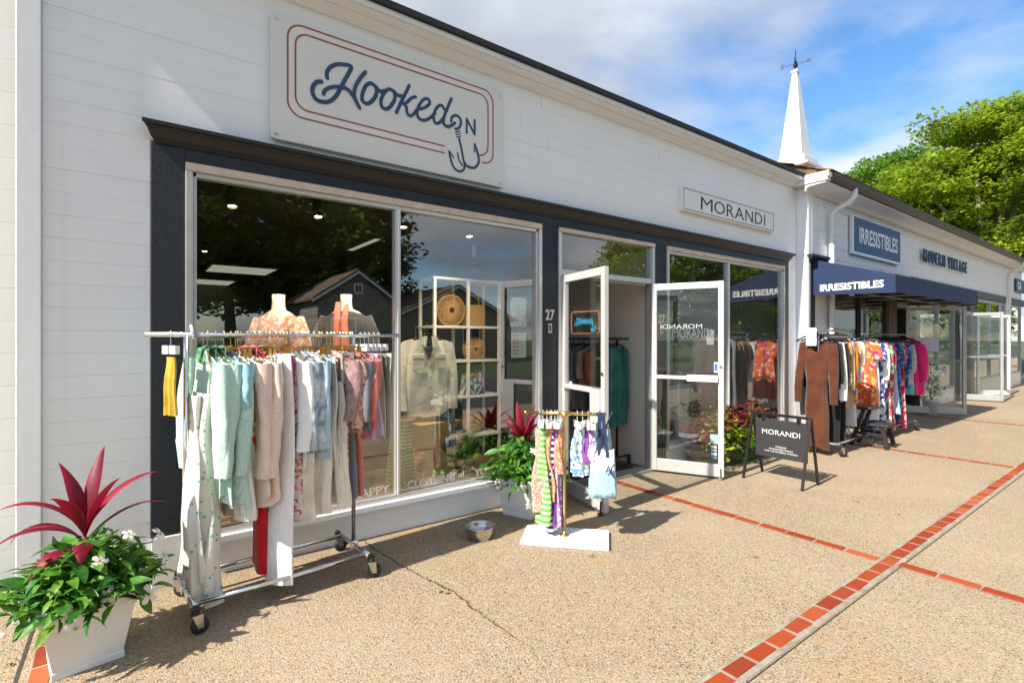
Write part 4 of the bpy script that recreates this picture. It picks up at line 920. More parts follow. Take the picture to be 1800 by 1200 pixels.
for i,(x,lab) in enumerate(((.81,'left'),(.845,'right'))): add1('shirt','blue and white tie-dye shirt on the chrome rack, %s of two'%lab,'shirt',x,shirt(.70,S_(),.50,folds=2,amp=.014),tied)
add1('dress','cream eyelet dress left of the tie-dye shorts','dress',.875,cloth_mesh(1.08,.15,.21,.02,.05,seed=S_(),folds=4,amp=.018),eyelet)
for i,(x,lab) in enumerate(((.915,'left'),(.95,'right'))): add1('shorts','faded blue tie-dye shorts on the chrome rack, %s pair'%lab,'shorts',x,cloth_mesh(.66,.13,.15,.016,.028,top=-.12,slope=0,folds=3,seed=S_()),tied2,'clip')
g=add1('dress','cream eyelet dress with striped straps right of the tie-dye shorts','dress',1.0,cloth_mesh(1.05,.16,.22,.02,.055,seed=S_(),folds=4,amp=.018,top=-.28,slope=.05,uneven=.03),eyelet)
for sg in (-1,1): MB().tube([(0,sg*.15,-.12),(0,sg*.16,-.30)],.012,6).build('strap',Mstripe('strap_stripe',(.7,.68,.64),(.02,.02,.03),'z',90,.6),g)
add1('blouse','mauve printed blouse beside the eyelet dress','blouse',1.045,shirt(.60,S_(),.35,folds=3,amp=.016),mauve)
g=add1('blouse','red paisley blouse with tied cuff beside the grey jersey','blouse',1.085,shirt(.62,S_(),.40,folds=3,amp=.018),pais)
MB().tube([(-.03,-.23,-.55),(-.04,-.235,-.62),(-.02,-.24,-.70)],.006,6).build('tie',coral,g)
add1('trousers','slate grey trousers under the grey jersey','trousers',1.105,trouser_mesh(1.02,.15,.03,1.2,S_()),greyc,'clip')
add1('sweatshirt','slate grey jersey sweatshirt on the chrome rack','sweatshirt',1.125,shirt(.60,S_(),.36,w=.20),greyc)
add1('trousers','coral trousers under the coral jersey','trousers',1.15,trouser_mesh(1.02,.14,.025,1.2,S_()),coral,'clip')
add1('sweatshirt','coral jersey sweatshirt beside the grey one','sweatshirt',1.165,shirt(.60,S_(),.36,w=.20),coral)
g=add1('sweatshirt','pink top with dark script down the front','sweatshirt',1.225,cloth_mesh(.68,.14,.15,.014,.024,top=-.12,slope=0,folds=2,seed=S_()),pinkj,'white')
MB().tube([(-.034,-.03+.014*math.sin(q*1.7),-.30-q*.011) for q in range(26)],.0022,5).build('printed_squiggle',M('print_dark',(.05,.05,.12),.7),g)
add1('shorts','stone coloured shorts on a white hanger at the right of the rack','shorts',1.285,cloth_mesh(.68,.13,.14,.016,.024,top=-.12,slope=0,seed=S_()),stone,'white')
add1('shorts','dark taupe shorts between the stone and pale mint shorts','shorts',1.32,cloth_mesh(.68,.13,.14,.014,.02,top=-.12,slope=0,seed=S_()),taupe,'white')
add1('shorts','pale mint shorts at the far right end of the chrome rack','shorts',1.355,cloth_mesh(.69,.13,.14,.016,.024,top=-.12,slope=0,seed=S_()),mintc,'white')
for i,(x,lb,me,mt,hg) in enumerate(((.50,'thin white cotton top squeezed between ruffles and rainbow skirt',lambda:cloth_mesh(.80,.15,.17,.008,.02,seed=801,slope=.4,amp=.016),cw,'wire'),(.655,'pale pink slip dress squeezed beside the white jeans',lambda:cloth_mesh(1.02,.14,.17,.008,.02,seed=802,slope=.3,amp=.018),Mcloth('pale_pink',(.78,.58,.56)),'wire'),
  (.755,'white poplin shirt squeezed before the tie-dye shirts',lambda:shirt(.78,803,.5,t=.02,amp=.014),cw,'wire'),(.86,'pale blue chambray shirt squeezed before the eyelet dress',lambda:shirt(.74,804,.5,t=.02,amp=.014),Mcloth('chambray',(.42,.54,.66)),'wire'),(.965,'ivory lace top squeezed behind the tie-dye shorts',lambda:cloth_mesh(.82,.15,.18,.008,.02,seed=805,slope=.35,amp=.016),lace,'wire'),
  (1.025,'white floral summer dress squeezed beside the mauve blouse',lambda:cloth_mesh(.95,.15,.19,.008,.02,seed=806,slope=.35,amp=.018),pflor,'wire'),(1.255,'pale lavender tee squeezed beside the pink top',lambda:cloth_mesh(.66,.13,.14,.008,.018,seed=807,top=-.12,slope=0),Mcloth('lavender',(.58,.50,.66)),'white'))):
    add1('top' if i not in (1,5) else 'dress',lb,'top' if i not in (1,5) else 'dress',x,me(),mt,hg)
T=empty('size_tag',(.262,-.453,1.535),0,'round white size divider on the left end of the chrome rack rail','size divider')
MB().lathe([(.013,-.004),(.042,-.004),(.042,.004),(.013,.004),(.013,-.004)],(0,0,0),20).build('disc',whiteclean,T,loc=(0,0,-.012),rot=(0,R(80),0))
print('rack1 ok')

# ================================================================= PLANTS
def leaf_mesh(L,W,curl=.25,fold=.35,n=6,tip=1.0):
    V=[];F=[]
    for i in range(n+1):
        s=i/n; wv=W*(math.sin(PI*min(1,s**.8))**.8 if 0<s<1 else .03)*.5; z=-curl*L*s*s; x=L*s
        q_=.12*wv*math.sin(s*9+curl*7); V+=[(x,-wv,z+fold*wv+q_),(x,0,z),(x,wv,z+fold*wv-q_)]
    for i in range(n): k=3*i; F+=[(k,k+1,k+4,k+3),(k+1,k+2,k+5,k+4)]
    b=MB(); b.v=V; b.f=F; return b.mesh('leaf',True)
lfm=leafmat('mandevilla_leaf',(.072,.225,.028),.28,.45,.42,.3,40); lfl=leafmat('mandevilla_leaf_young',(.13,.30,.03),.38,.35,.42,.25,40)
lfl2=leafmat('foliage_young',(.12,.28,.03),.38,0,.42,.4,25); lfd=leafmat('foliage_deep',(.06,.20,.026),.28,0,.42,.45,25)
LM=[]
for k,(l,w_,c) in enumerate(((.085,.038,.25),(.075,.034,.55),(.095,.040,.05),(.065,.030,.8),(.08,.030,.35),(.06,.024,.2),(.05,.022,.6))):
    me=leaf_mesh(l,w_,c); me.materials.append(lfm if k<4 else lfl); LM.append(me)
petalm=M('petal_white',(.74,.72,.64),.5,0,.04,20); throat=M('throat_yellow',(.75,.45,.05),.6)
def flower_mesh():
    b=MB()
    for k in range(5):
        a=2*PI*k/5; ca,sa=math.cos(a),math.sin(a); pts=[(.0,0,0),(.018,-.014,.006),(.040,-.016,.004),(.052,-.004,-.004),(.044,.014,.002),(.020,.012,.008)]
        b.add([(x*ca-y*sa,x*sa+y*ca,z) for x,y,z in pts],[(0,1,2,5),(2,3,4,5)])
    b.lathe([(.004,-.05),(.005,-.02),(.012,.002)],(0,0,0),8); return b.mesh('flower',True)
FLm=flower_mesh(); FLm.materials.append(petalm); THm=MB().lathe([(.0001,.0),(.004,.003),(.009,.010)],(0,0,0),8).mesh('throat',True); THm.materials.append(throat)
def fill_leaves(parent,mat,n,fn,size,seed,name='foliage'):
    random.seed(seed); b=MB()
    for i in range(n):
        p=Vector(fn()); d=Vector((random.gauss(0,1),random.gauss(0,1),random.gauss(-.1,.5))).normalized(); u=d.cross(Vector((random.gauss(0,.5),random.gauss(0,.5),1))).normalized(); l=size*random.uniform(.6,1.3); k=d.cross(u)*l*.10
        b.add([p,p+d*l*.45+u*l*.22+k,p+d*l,p+d*l*.45-u*l*.22+k,p+d*l*.5],[(0,1,4),(1,2,4),(2,3,4),(3,0,4)])
    o=b.build(name,mat,parent); o['kind']='stuff'; return o
def strap_leaf(L,W,az,lean,droop,seed,mat,twist=.2):
    """long arching blade from the origin"""
    random.seed(seed); n=12; V=[]; p=Vector((0,0,0)); el=R(90)-lean; st=L/n
    for i in range(n+1):
        s=i/n; d=Vector((math.cos(az)*math.cos(el),math.sin(az)*math.cos(el),math.sin(el))); side=Vector((-math.sin(az),math.cos(az),0)); nrm_=d.cross(side)
        wd=W*(.13+1.0*math.sin(PI*s**.95)**1.2) if s<1 else W*.02
        tw=twist*math.sin(s*3+seed); sd_=side*math.cos(tw)+nrm_*math.sin(tw)
        V+=[p-sd_*wd/2+nrm_*-.12*wd,p+nrm_*.10*wd,p+sd_*wd/2+nrm_*-.12*wd]; p=p+d*st; el-=droop/n*(1+s)
    b=MB(); b.add(V,[(3*i+a,3*i+a+1,3*i+a+4,3*i+a+3) for i in range(n) for a in (0,1)]); me=b.mesh('leaf',True); at=me.attributes.new('rim','FLOAT','POINT'); at.data.foreach_set('value',[0. if k%3==1 else 1. for k in range(len(V))]); me.materials.append(mat); return me
def cordmat(name,c1,c2):
    m,t,p=newmat(name); setp(p,.5,0,.3); oi=t.nodes.new('ShaderNodeObjectInfo'); co=ocoord(t); n=noise(t,14,3,.6,co); at=t.nodes.new('ShaderNodeAttribute'); at.attribute_name='rim'; o=mixc(t,math_(t,'ADD',math_(t,'MULTIPLY',oi.outputs['Random'],.55),math_(t,'ADD',math_(t,'MULTIPLY',n.outputs[0],.35),math_(t,'MULTIPLY_ADD',at.outputs['Fac'],.45,-.2))),c1,c2)
    t.links.new(o,p.inputs['Base Color']); tl=t.nodes.new('ShaderNodeBsdfTranslucent'); t.links.new(mixc(t,.5,o,(.7,.02,.08)),tl.inputs[0]); mx=t.nodes.new('ShaderNodeMixShader'); mx.inputs[0].default_value=.18
    t.links.new(p.outputs[0],mx.inputs[1]); t.links.new(tl.outputs[0],mx.inputs[2]); t.links.new(mx.outputs[0],t.nodes['Material Output'].inputs[0]); return m
cordm=cordmat('cordyline_leaf',(.028,.005,.010),(.36,.006,.038)); soilm=M('soil',(.035,.022,.014),.95,0,.4,40,.8,120); potm=M('planter_white',(.80,.80,.80),.35,0,.03,4,.06,30,dirt=((.46,.41,.34),6,.60,.35)); brownl=M('dry_leaf',(.20,.09,.03),.8,0,.3,20)
def planter(loc,rz,label,cords,nleaf,nfl,seed,spread,stemh):
    P_=empty('planter',loc,rz,label,'planter')
    b=MB(); w0,w1,h=.125,.172,.325
    def ring(wd,z): return [(-wd,-wd,z),(wd,-wd,z),(wd,wd,z),(-wd,wd,z)]
    prof=[(w0+.004,0),(w0+.004,.03),(w0,.032),(lerp(w0,w1,.80),h-.07),(lerp(w0,w1,.80)+.006,h-.068),(w1+.006,h-.004),(w1,h),(w1-.015,h),(w1-.018,h-.04)]
    V=[];[V.extend(ring(a,z)) for a,z in prof]
    b.add(V,[(i*4+k,i*4+(k+1)%4,i*4+4+(k+1)%4,i*4+4+k) for i in range(len(prof)-1) for k in range(4)]+[(3,2,1,0)]); b.build('pot',potm,P_,bevel=.004)
    MB().add([(x,y,h-.03) for x,y,_ in ring(w1-.016,0)],[(0,1,2,3)]).build('soil',soilm,P_)
    random.seed(seed)
    bb=MB().tube([(0,.02,h-.04),(.005,.02,h+.12),(0,.02,h+stemh)],[.012,.011,.009],8); bb.build('cane',M('cane',(.10,.05,.03),.8),P_,smooth=True)
    for i,(az,le,dr,L,W,dz) in enumerate(cords):
        inst('blade',strap_leaf(L*.68,W*.74,R(az),R(le*.72),R(dr),seed*31+i,cordm),P_,(0,.02,h+stemh+dz))
    cen=Vector((0,0,h)); 
    for i in range(nleaf):
        a=random.uniform(0,2*PI) if random.random()<.55 else -PI/2+random.gauss(0,.9); r=random.random()**.62; e=Vector((math.cos(a)*r*spread[0],math.sin(a)*r*spread[1],0))
        top=spread[2]*(1-r**2.2*.75)*random.uniform(.45,1.1)-.10*r**3*random.random()
        if random.random()<.22: top*=random.uniform(.1,.6)
        p=cen+e+Vector((0,0,top-.02)); yaw=a+random.gauss(0,.8); pitch=random.uniform(-.75,.55) 
        inst('leaf',random.choice(LM),P_,p,(random.gauss(0,.45),pitch,yaw),random.uniform(.95,1.6))
    def fn():
        a=random.uniform(0,2*PI); r=random.random()**.6; return (math.cos(a)*r*spread[0]*.88,math.sin(a)*r*spread[1]*.9,h-.02+spread[2]*(1-r**2.2*.7)*random.uniform(.1,.95)-.06*r**3*random.random())
    fill_leaves(P_,lfl2,330,fn,.06,seed); fill_leaves(P_,lfd,420,fn,.07,seed+1); random.seed(seed+3)
    for i in range(14):
        a=random.uniform(0,2*PI); r=random.uniform(.4,.95); e=Vector((math.cos(a)*spread[0]*r,math.sin(a)*spread[1]*r,spread[2]*.5)); MB().tube([(0,0,h-.03),Vector((0,0,h))+e*.5+Vector((0,0,.08)),Vector((0,0,h))+e],.003,5).build('stem',lfl,P_)
    for (x,y,z,ax,az) in nfl:
        f=inst('flower',FLm,P_,(x,y,h+z),(R(ax),0,R(az)),random.uniform(.55,.95)); f.rotation_euler.y=random.uniform(-.5,.5); inst('throat',THm,f)
    return P_
planter((-.175,-.615,0),R(9),'white square planter with red cordyline and white flowers at the left edge by the rack',
 [(-10,20,55,.62,.085,0),(160,26,75,.60,.075,0),(175,55,80,.56,.055,-.02),(5,55,60,.58,.05,-.02),(60,12,30,.64,.08,.01),(120,10,35,.55,.085,.02),(230,20,45,.50,.08,.0),(300,18,40,.56,.085,0),(150,45,95,.55,.06,-.03),(260,60,80,.36,.09,-.06),(200,72,95,.40,.08,-.07)],
 295,[(.14,-.16,.25,35,10),(.06,-.22,.02,75,-20),(-.08,-.25,.00,85,20),(.27,-.18,.12,70,60),(.29,-.10,.05,80,70),(-.30,-.20,-.03,80,-30),(.03,-.19,.17,60,0),(.20,-.24,-.02,80,10),(-.06,-.27,-.06,95,0),(.27,-.10,.20,50,50)],61,(.285,.245,.26),.23)
pr_=planter((2.715,-.265,0),R(20),'white square planter with red cordyline and white flowers beside the entrance door',
 [(-5,22,45,.50,.06,0),(165,40,60,.46,.045,0),(60,10,20,.52,.075,.02),(110,18,30,.46,.07,.01),(250,25,45,.44,.065,0),(310,28,40,.48,.07,0),(15,40,50,.46,.05,0),(190,30,40,.46,.055,0),(285,50,60,.36,.05,-.02),(90,35,40,.42,.06,0),(340,12,25,.50,.065,.02)],
 260,[(-.10,-.22,.22,60,-20),(.0,-.20,.26,45,10),(.06,-.2,.20,60,30),(-.02,-.26,.10,75,0),(-.24,-.18,-.16,85,-30),(-.18,-.18,.26,40,-40),(.05,-.26,.24,50,0),(-.26,-.10,-.02,80,-40)],62,(.31,.27,.34),.26)
pr_.scale=(1.12,1.12,1.0)
# dark flower trough under the second window
FB=empty('flower_trough',(6.0,-.27,0),0,'dark trough of burgundy coleus and lime trailing plants below the MORANDI window','planter')
trm=M('trough_dark',(.030,.026,.024),.55,0,.15,6)
for x0,x1 in ((-.70,-.02),(.02,.70)): MB().box(x0,x1,-.155,.155,.0,.25).build('trough',trm,FB,bevel=.008); MB().box(x0+.02,x1-.02,-.135,.135,.25,.253).build('soil',soilm,FB)
colm=leafmat('coleus_red',(.19,.022,.026),.2,.45,.45,.3,25); colo=leafmat('coleus_bronze',(.20,.09,.025),.2,.4,.45,.3,25); lime=leafmat('lime_leaf',(.36,.44,.02),.3,.3,.45,.2,25); mgr=leafmat('trailing_green',(.07,.19,.02),.25,.35,.45,.2,25)
CL=[]
for mt in (colm,colo,lime,mgr):
    me=leaf_mesh(.075,.05,.3,.15); me.materials.append(mt); CL.append(me)
random.seed(77)
for i in range(290):
    x=random.uniform(-.72,.72); y=random.uniform(-.19,.16); zone=math.sin(x*7.5+.6)+random.gauss(0,.35)
    trail=y<-.10 and random.random()<.55
    if trail: me=CL[2] if random.random()<(.8 if x<-.3 else .45) else CL[3]; z=random.uniform(.10,.34); y-=random.uniform(.0,.10)
    else:
        me=CL[0] if zone>-.25 else (CL[1] if random.random()<.6 else CL[2]); z=.27+random.random()**.7*(.36+.12*math.sin(x*4+.8))*(1-abs(y)*1.2)
    inst('leaf',me,FB,(x,y,z),(random.gauss(0,.4),random.uniform(-.7,.6),random.uniform(0,6.28)),random.uniform(1.0,1.75))
ft=lambda:(random.uniform(-.2,.72),random.uniform(-.16,.15),.25+random.random()**.8*.42)
fill_leaves(FB,colm,330,ft,.075,201); fill_leaves(FB,colo,200,lambda:(random.uniform(-.7,.1),random.uniform(-.16,.12),.25+random.random()*.36),.07,202)
fill_leaves(FB,lime,420,lambda:(random.choice((random.gauss(-.58,.10),random.gauss(-.12,.16),random.gauss(.15,.16))),random.uniform(-.24,-.02),.20+random.random()*.24),.065,203); fill_leaves(FB,mgr,420,lambda:(random.uniform(-.45,.6),random.uniform(-.25,-.08),.08+random.random()*.34),.05,204)
fill_leaves(FB,lime,120,lambda:(random.gauss(-.33,.08),random.gauss(-.02,.07),.3+random.random()*.38),.06,205)
random.seed(78)
for k,x in enumerate((-.2,-.12,.02,.1)):
    b=MB(); b.tube([(x,-.12,.27),(x+.02,-.20,.24),(x,-.22,.10),(x+.03,-.21,.01)],.003,5); b.build('runner',mgr,FB)
    for q in range(6): inst('leaf',CL[3],FB,(x+random.uniform(-.04,.04),-.215+random.uniform(-.02,.02),.03+q*.04),(random.gauss(0,.5),random.uniform(.2,1.2),random.uniform(3.5,5.8)),.6)
print('plants ok')
# ================================================================= SMALL THINGS ON THE PAVEMENT
BW=empty('dog_bowl',(2.10,-.50,0),0,'round brushed steel dog bowl on the pavement before the window','bowl')
MB().lathe([(r_*1.1,z_) for r_,z_ in [(.0001,.004),(.078,.004),(.084,.0),(.088,.002),(.094,.05),(.098,.080),(.1015,.086),(.1015,.089),(.096,.089),(.091,.07),(.084,.012),(.0001,.010)]],(0,0,0),40).build('bowl',steel,BW,smooth=True)
MB().lathe([(.0001,.042),(.096,.042)],(0,0,0),30).build('water',glassmat('water',(.8,.85,.85),1.5,.02),BW)
# ---- brass scarf stand
BS=empty('scarf_stand',(2.585,-.915,0),R(-47),'brass T shaped display stand on a white board base','display stand')
MB().box(-.315,.315,-.165,.165,.002,.03).build('base',white,BS,bevel=.003)
MB().lathe([(.0001,.03),(.036,.03),(.034,.038),(.018,.046),(.0125,.05),(.0125,.92)],(-.01,0,0),18).build('pole',brass,BS,smooth=True)
MB().tube([(-.30,0,.935),(.29,0,.935)],.0125,14).build('bar',brass,BS,smooth=True)
MB().tube([(-.055,0,.935),(.04,0,.935)],.0165,14).tube([(-.01,0,.90),(-.01,0,.935)],.0165,14).build('tee_joint',brass,BS,smooth=True)
for x in (-.30,.285): MB().tube([(x-.012,0,.935),(x+.012,0,.935)],.0155,14).build('end_knob',brass,BS,smooth=True)
SG='scarves and straps on the brass stand'; BD=Vector((math.cos(R(-47)),math.sin(R(-47)),0))
def onbar(t): return Vector((2.585,-.915,.937))+BD*t
def scarf(t,L,w_,th,mat,label,name='scarf',seed=0,rz=0,cat='scarf',hang='white',top=-.11):
    p=onbar(t); return garment(name,label,cat,SG,p,R(-47)+rz+math.sin(seed*2.3)*.28,cloth_mesh(L,w_*.42,w_*1.05,th*.6,th,top=top,slope=0,folds=3,amp=th*.5,seed=seed,uneven=.02,rings=26),mat,hang)
green=Mstripe('green_stripe',(.10,.42,.06),(.52,.74,.36),'z',24,.5,.02); prpl=Mcloth('purple_cotton',(.25,.07,.36)); coralp=Mfloral('coral_print',[(.60,.30,.20),(.66,.55,.40),(.50,.20,.25),(.30,.35,.30)],90); redp2=Mfloral('red_print',[(.58,.14,.10),(.66,.48,.34),(.60,.22,.14),(.62,.36,.12)],90)
bluep=Mfloral('blue_white_print',[(.74,.75,.76),(.74,.75,.76),(.05,.18,.42),(.74,.75,.76),(.14,.35,.58)],45); navst=Mstripe('navy_white_stripe',(.72,.73,.76),(.02,.03,.10),'z',22,.5,.015); lilac=Mfloral('lilac_print',[(.36,.14,.36),(.62,.42,.58),(.7,.66,.66)],60)
scarf(-0.195 ,.72,.05,.035,coralp,'coral print scarf at the left end of the brass stand',seed=1)
scarf(-0.17 ,.82,.065,.045,green,'bright green and white striped scarf hanging on the brass stand',seed=2,rz=.3)
scarf(-0.14 ,.80,.05,.03,coralp,'tan and coral print scarf beside the green striped scarf',seed=3)
scarf(-0.115 ,.66,.05,.03,redp2,'red and orange print scarf on the brass stand',seed=4)
scarf(-0.105 ,.87,.045,.028,navst,'navy and white striped scarf end hanging lowest on the brass stand',seed=5)
scarf(-0.08 ,.82,.04,.025,prpl,'long plain purple scarf next to the brass pole',seed=6,rz=.3)
scarf(-0.062 ,.84,.04,.022,lilac,'lilac print scarf hanging next to the purple one',seed=7)
scarf(-0.04 ,.45,.05,.025,redp2,'short cream and red print scarf left of the brass pole',seed=8)
scarf(.085,.44,.05,.03,bluep,'blue and white print bandana, left of the right hand group',seed=9)
scarf(.125,.45,.05,.03,bluep,'blue and white print bandana beside the purple headband',seed=10)
scarf(.165,.34,.045,.028,prpl,'short purple headband on the right half of the brass stand',seed=11)
scarf(.195,.36,.045,.028,lilac,'short lilac print headband beside the tote bag',seed=12)
scarf(.22,.34,.04,.02,bluep,'small white and blue headband nearest the tote straps',seed=13)
# ---- tote bags
def totemat():
    m,t,p=newmat('tote_fabric'); setp(p,.55,0,.3); co=ocoord(t); s=t.nodes.new('ShaderNodeSeparateXYZ'); t.links.new(co,s.inputs[0]); n=noise(t,30,4,.6,co)
    t.links.new(mixc(t,math_(t,'LESS_THAN',s.outputs[2],.20),(.74,.76,.78),(.36,.55,.72)),p.inputs['Base Color']); bump(t,p,n.outputs[0],.5,.02); return m
totem=totemat(); navyc=Mcloth('navy_strap',(.02,.045,.12))
def bag_mesh(w_,t_,h_,seed):
    random.seed(seed); b=MB(); n=32; V=[];m=9; ph=random.uniform(0,6)
    for i in range(m):
        s=i/(m-1.)
        for j in range(n):
            a=2*PI*j/n; c,sn=math.cos(a),math.sin(a); x=w_*lerp(1,.86,s)*math.copysign(abs(c)**.45,c); y=t_*lerp(1,.45,s)*math.copysign(abs(sn)**.5,sn)
            q=.004*math.sin(7*a+ph+5*s)+.004*math.sin(13*a-7*s); V.append((x+q,y+q*1.4,h_*s+ (.006*math.sin(3*a) if i==0 else 0)))
    b.add(V,[(i*n+j,i*n+(j+1)%n,(i+1)*n+(j+1)%n,(i+1)*n+j) for i in range(m-1) for j in range(n)]+[tuple(range(n-1,-1,-1))]); return b.mesh('bag',True)
p=onbar(.262)
TB=empty('tote_bag',(p.x+.0,p.y-.01,.335),R(-38),'white and pale blue tote bag with navy straps and letter on the brass stand','tote bag')
me=bag_mesh(.098,.055,.345,3); me.materials.append(totem); inst('body',me,TB)
for y in (-.024,.024): MB().prism([(-.04,.29),(-.02,.29),(-.008,.612),(-.03,.612)],lambda q:(q[0],y-.002,q[1]),lambda q:(q[0],y+.002,q[1])).prism([(.02,.29),(.045,.29),(.012,.612),(-.008,.612)],lambda q:(q[0],y-.002,q[1]),lambda q:(q[0],y+.002,q[1])).build('strap',navyc,TB)
MB().tube([(-.02,-.024,.612),(-.02,0,.622),(-.02,.024,.612)],.006,6).build('strap',navyc,TB)
o=text('letter','A',.1,navyp,TB,(0,0,0),width=.045,height=.055,ext=.0006,off=.002); o.matrix_parent_inverse.identity(); o.location=(.012,-.0565,.185); o.rotation_euler=(R(90),0,0)
b=MB(); stroke(b,[(.085+.03*math.cos(R(a)),.20+.048*math.sin(R(a))) for a in range(100,270,14)],.010,-.0555); b.build('ring_emblem',navyp,TB)
TB2=empty('tote_bag',(p.x+.075,p.y+.03,.50),R(60),'pale blue tote bag hanging behind the white tote with letter','tote bag')
me=bag_mesh(.075,.03,.33,5); me.materials.append(Mcloth('pale_blue_canvas',(.45,.58,.68))); inst('body',me,TB2); MB().tube([(0,0,.32),(-.03,-.03,.42),(-.035,-.04,.445)],.006,6).build('strap',navyc,TB2)
# ---- A-frame sign
AF=empty('pavement_sign',(5.46,-1.10,0),0,'black metal A frame pavement sign with hanging MORANDI panel','pavement sign')
for sx_,y in ((-.20,.30),(.24,.32),(-.20,-.30),(.15,-.30)): MB().bar((sx_,y,0),(.01*(1 if sx_>0 else -1),y*.98,.69),.022,.022).build('leg',black,AF)
MB().box(-.014,.014,-.31,.31,.672,.70).build('top_bar',black,AF,bevel=.003)
for y in (.18,-.18): MB().box(-.012,.012,y-.018,y+.018,.615,.672).build('clip',black,AF)
pnl=MB().box(-.008,.008,-.265,.265,.235,.635).build('panel',M('panel_charcoal',(.030,.030,.034),.6,0,.1,8),AF,bevel=.002)
def aft(s,y,z,wd,hh): 
    o=text('lettering',s,.1,vinyl,None,(0,0,0),width=wd,height=hh,ext=.0005,off=-.0005); o.parent=pnl; o.matrix_parent_inverse.identity(); o.location=(-.0092,y,z); o.rotation_euler=(R(90),0,R(-90))
aft('MORANDI',.195,.475,.39,.052); aft('TIMELESS',.055,.345,.115,.016); aft('WARDROBE STAPLES',.12,.318,.245,.016); aft('FOR THE MODERN WOMAN',.165,.291,.335,.016)
# ---- step stool
SS=empty('step_stool',(8.27,-1.02,0),0,'black plastic two step stool standing between the outdoor clothes racks','step stool')
plas=M('black_plastic',(.018,.018,.02),.45,0,.15,10,.15,60)
for x in (-.14,.14):
    MB().bar((x,-.19,0),(x*.9,-.13,.31),.045,.05,(0,1,0)).build('front_leg',plas,SS,bevel=.006); MB().bar((x,.24,0),(x*.85,.08,.53),.045,.05,(0,1,0)).build('rear_leg',plas,SS,bevel=.006)
    MB().bar((x*.97,-.16,.17),(x*.97,.19,.19),.03,.045).build('side_brace',plas,SS,bevel=.004)
MB().box(-.155,.155,-.21,.02,.29,.33).build('step',plas,SS,bevel=.012); MB().box(-.145,.145,-.02,.18,.51,.55).build('top_step',plas,SS,bevel=.012)
# ================================================================= OUTDOOR RACKS FURTHER ALONG
rolling_rack((7.18,-.75,0),R(1),1.0,.56,1.60,.06,.18,'chrome rolling rack with the brown dress beside the corner pier',chrome,steel,.013,.05)
QG='garments on the rack with the brown dress'
def gr(name,label,cat,x,me,mat,hang='black',y=-.75,z=1.601,g=QG,rz=0): return garment(name,label,cat,g,(x,y,z),rz,me,mat,hang)
brown=Mcloth('rust_jersey',(.095,.028,.011),.2,7)
g=gr('dress','long rust brown long sleeved wrap dress at the front of the rack','dress',7.15,cloth_mesh(1.52,.185,.16,.02,.10,seed=301,sleeve=(.76,.058,.05),neck=.16,folds=2,amp=.011,rings=40,n=72,waist=.22,twist=.35,top=-.12,uneven=.03),brown)
pp=MB().box(-.075,-.072,-.02,.105,-.20,.03).build('paper_notice',paper,g); 
o=text('lettering','MORANDI',.02,txtg,None,(0,0,0),width=.09,height=.012,ext=.0003); o.parent=pp; o.matrix_parent_inverse.identity(); o.location=(-.0755,.09,-.01); o.rotation_euler=(R(90),0,R(-90))
for k in range(6): MB().box(-.0757,-.0751,.0,.085-.02*(k%3),-.045-k*.02,-.042-k*.02).build('print_line',txtg,pp)
blackc=Mcloth('black_cotton',(.012,.012,.014)); goldf=Mfloral('gold_floral',[(.55,.30,.05),(.62,.20,.04),(.10,.16,.05),(.66,.55,.30),(.50,.08,.03)],30); redblue=Mfloral('red_blue_print',[(.55,.05,.02),(.60,.18,.02),(.03,.12,.40)],9); khaki=Mcloth('khaki',(.36,.31,.20)); beige=Mcloth('beige_knit',(.55,.42,.26)); greym=Mcloth('mid_grey',(.33,.33,.36)); palegr=Mcloth('pale_grey_print',(.58,.58,.60))
for i,(nm,lb,x,L,mt,kw) in enumerate((('cardigan','black cardigan just behind the brown dress',7.27,.75,blackc,dict(sl=.5)),('shirt','white long sleeved shirt behind the black cardigan',7.36,.92,cw,dict(sl=.72)),('cardigan','second black cardigan behind the white shirt',7.44,.92,blackc,dict(sl=.6)),
   ('blouse','orange and gold floral blouse on the rack with the brown dress',7.54,.86,goldf,dict(sl=.55)),('knit','beige knitted top hanging beside the floral blouse',7.62,1.02,beige,dict(sl=.6)),('top','red to blue print top on the rack with the brown dress',7.72,.95,redblue,dict(sl=.45)),('tee','bright white short sleeved tee at the end of the rack with the brown dress',7.95,.70,cw,dict(sl=.28)),('top','lime edged floral top beside the white tee',7.82,.98,goldf,dict(sl=.3)))):
    gr(nm,lb,nm,x,shirt(L,310+i,w=.21,t=.045,folds=3,amp=.014,**kw),mt)
for i,(lb,x,L,mt) in enumerate((('black wide trousers behind the brown dress hem',7.35,1.48,blackc),('charcoal black trousers hanging to the rack base',7.5,1.50,blackc),('khaki trousers hanging between black and grey ones',7.66,1.05,khaki),('pale grey printed trousers at the right of the brown dress rack',7.86,1.28,palegr),('slate trousers visible left of the brown dress',7.30,1.28,greym))):
    gr('trousers',lb,'trousers',x,trouser_mesh(L,.20,.045,1.15,330+i),mt,'black',-.75 if i<4 else -.62)
for i,(x,y) in enumerate(((7.36,-.60),(7.40,-.62))):
    B_=empty('box',(x,y,.155+i*.125),R(4*i),['lower white box on the base of the brown dress rack','upper white box on the base of the brown dress rack'][i],'box','white boxes on the rack base'); MB().box(-.15,.15,-.11,.11,.0,.11).build('carton',whiteclean,B_,bevel=.004); MB().box(-.154,.154,-.114,.114,.085,.122).build('lid',potm,B_,bevel=.004)
rolling_rack((8.78,-.72,0),0,1.45,.54,1.56,.1,.55,'grey rolling rack crowded with bright summer dresses under the awning',M('rack_grey',(.20,.20,.21),.4,.5),steel,.013,.05)
QG3='bright garments under the awning'
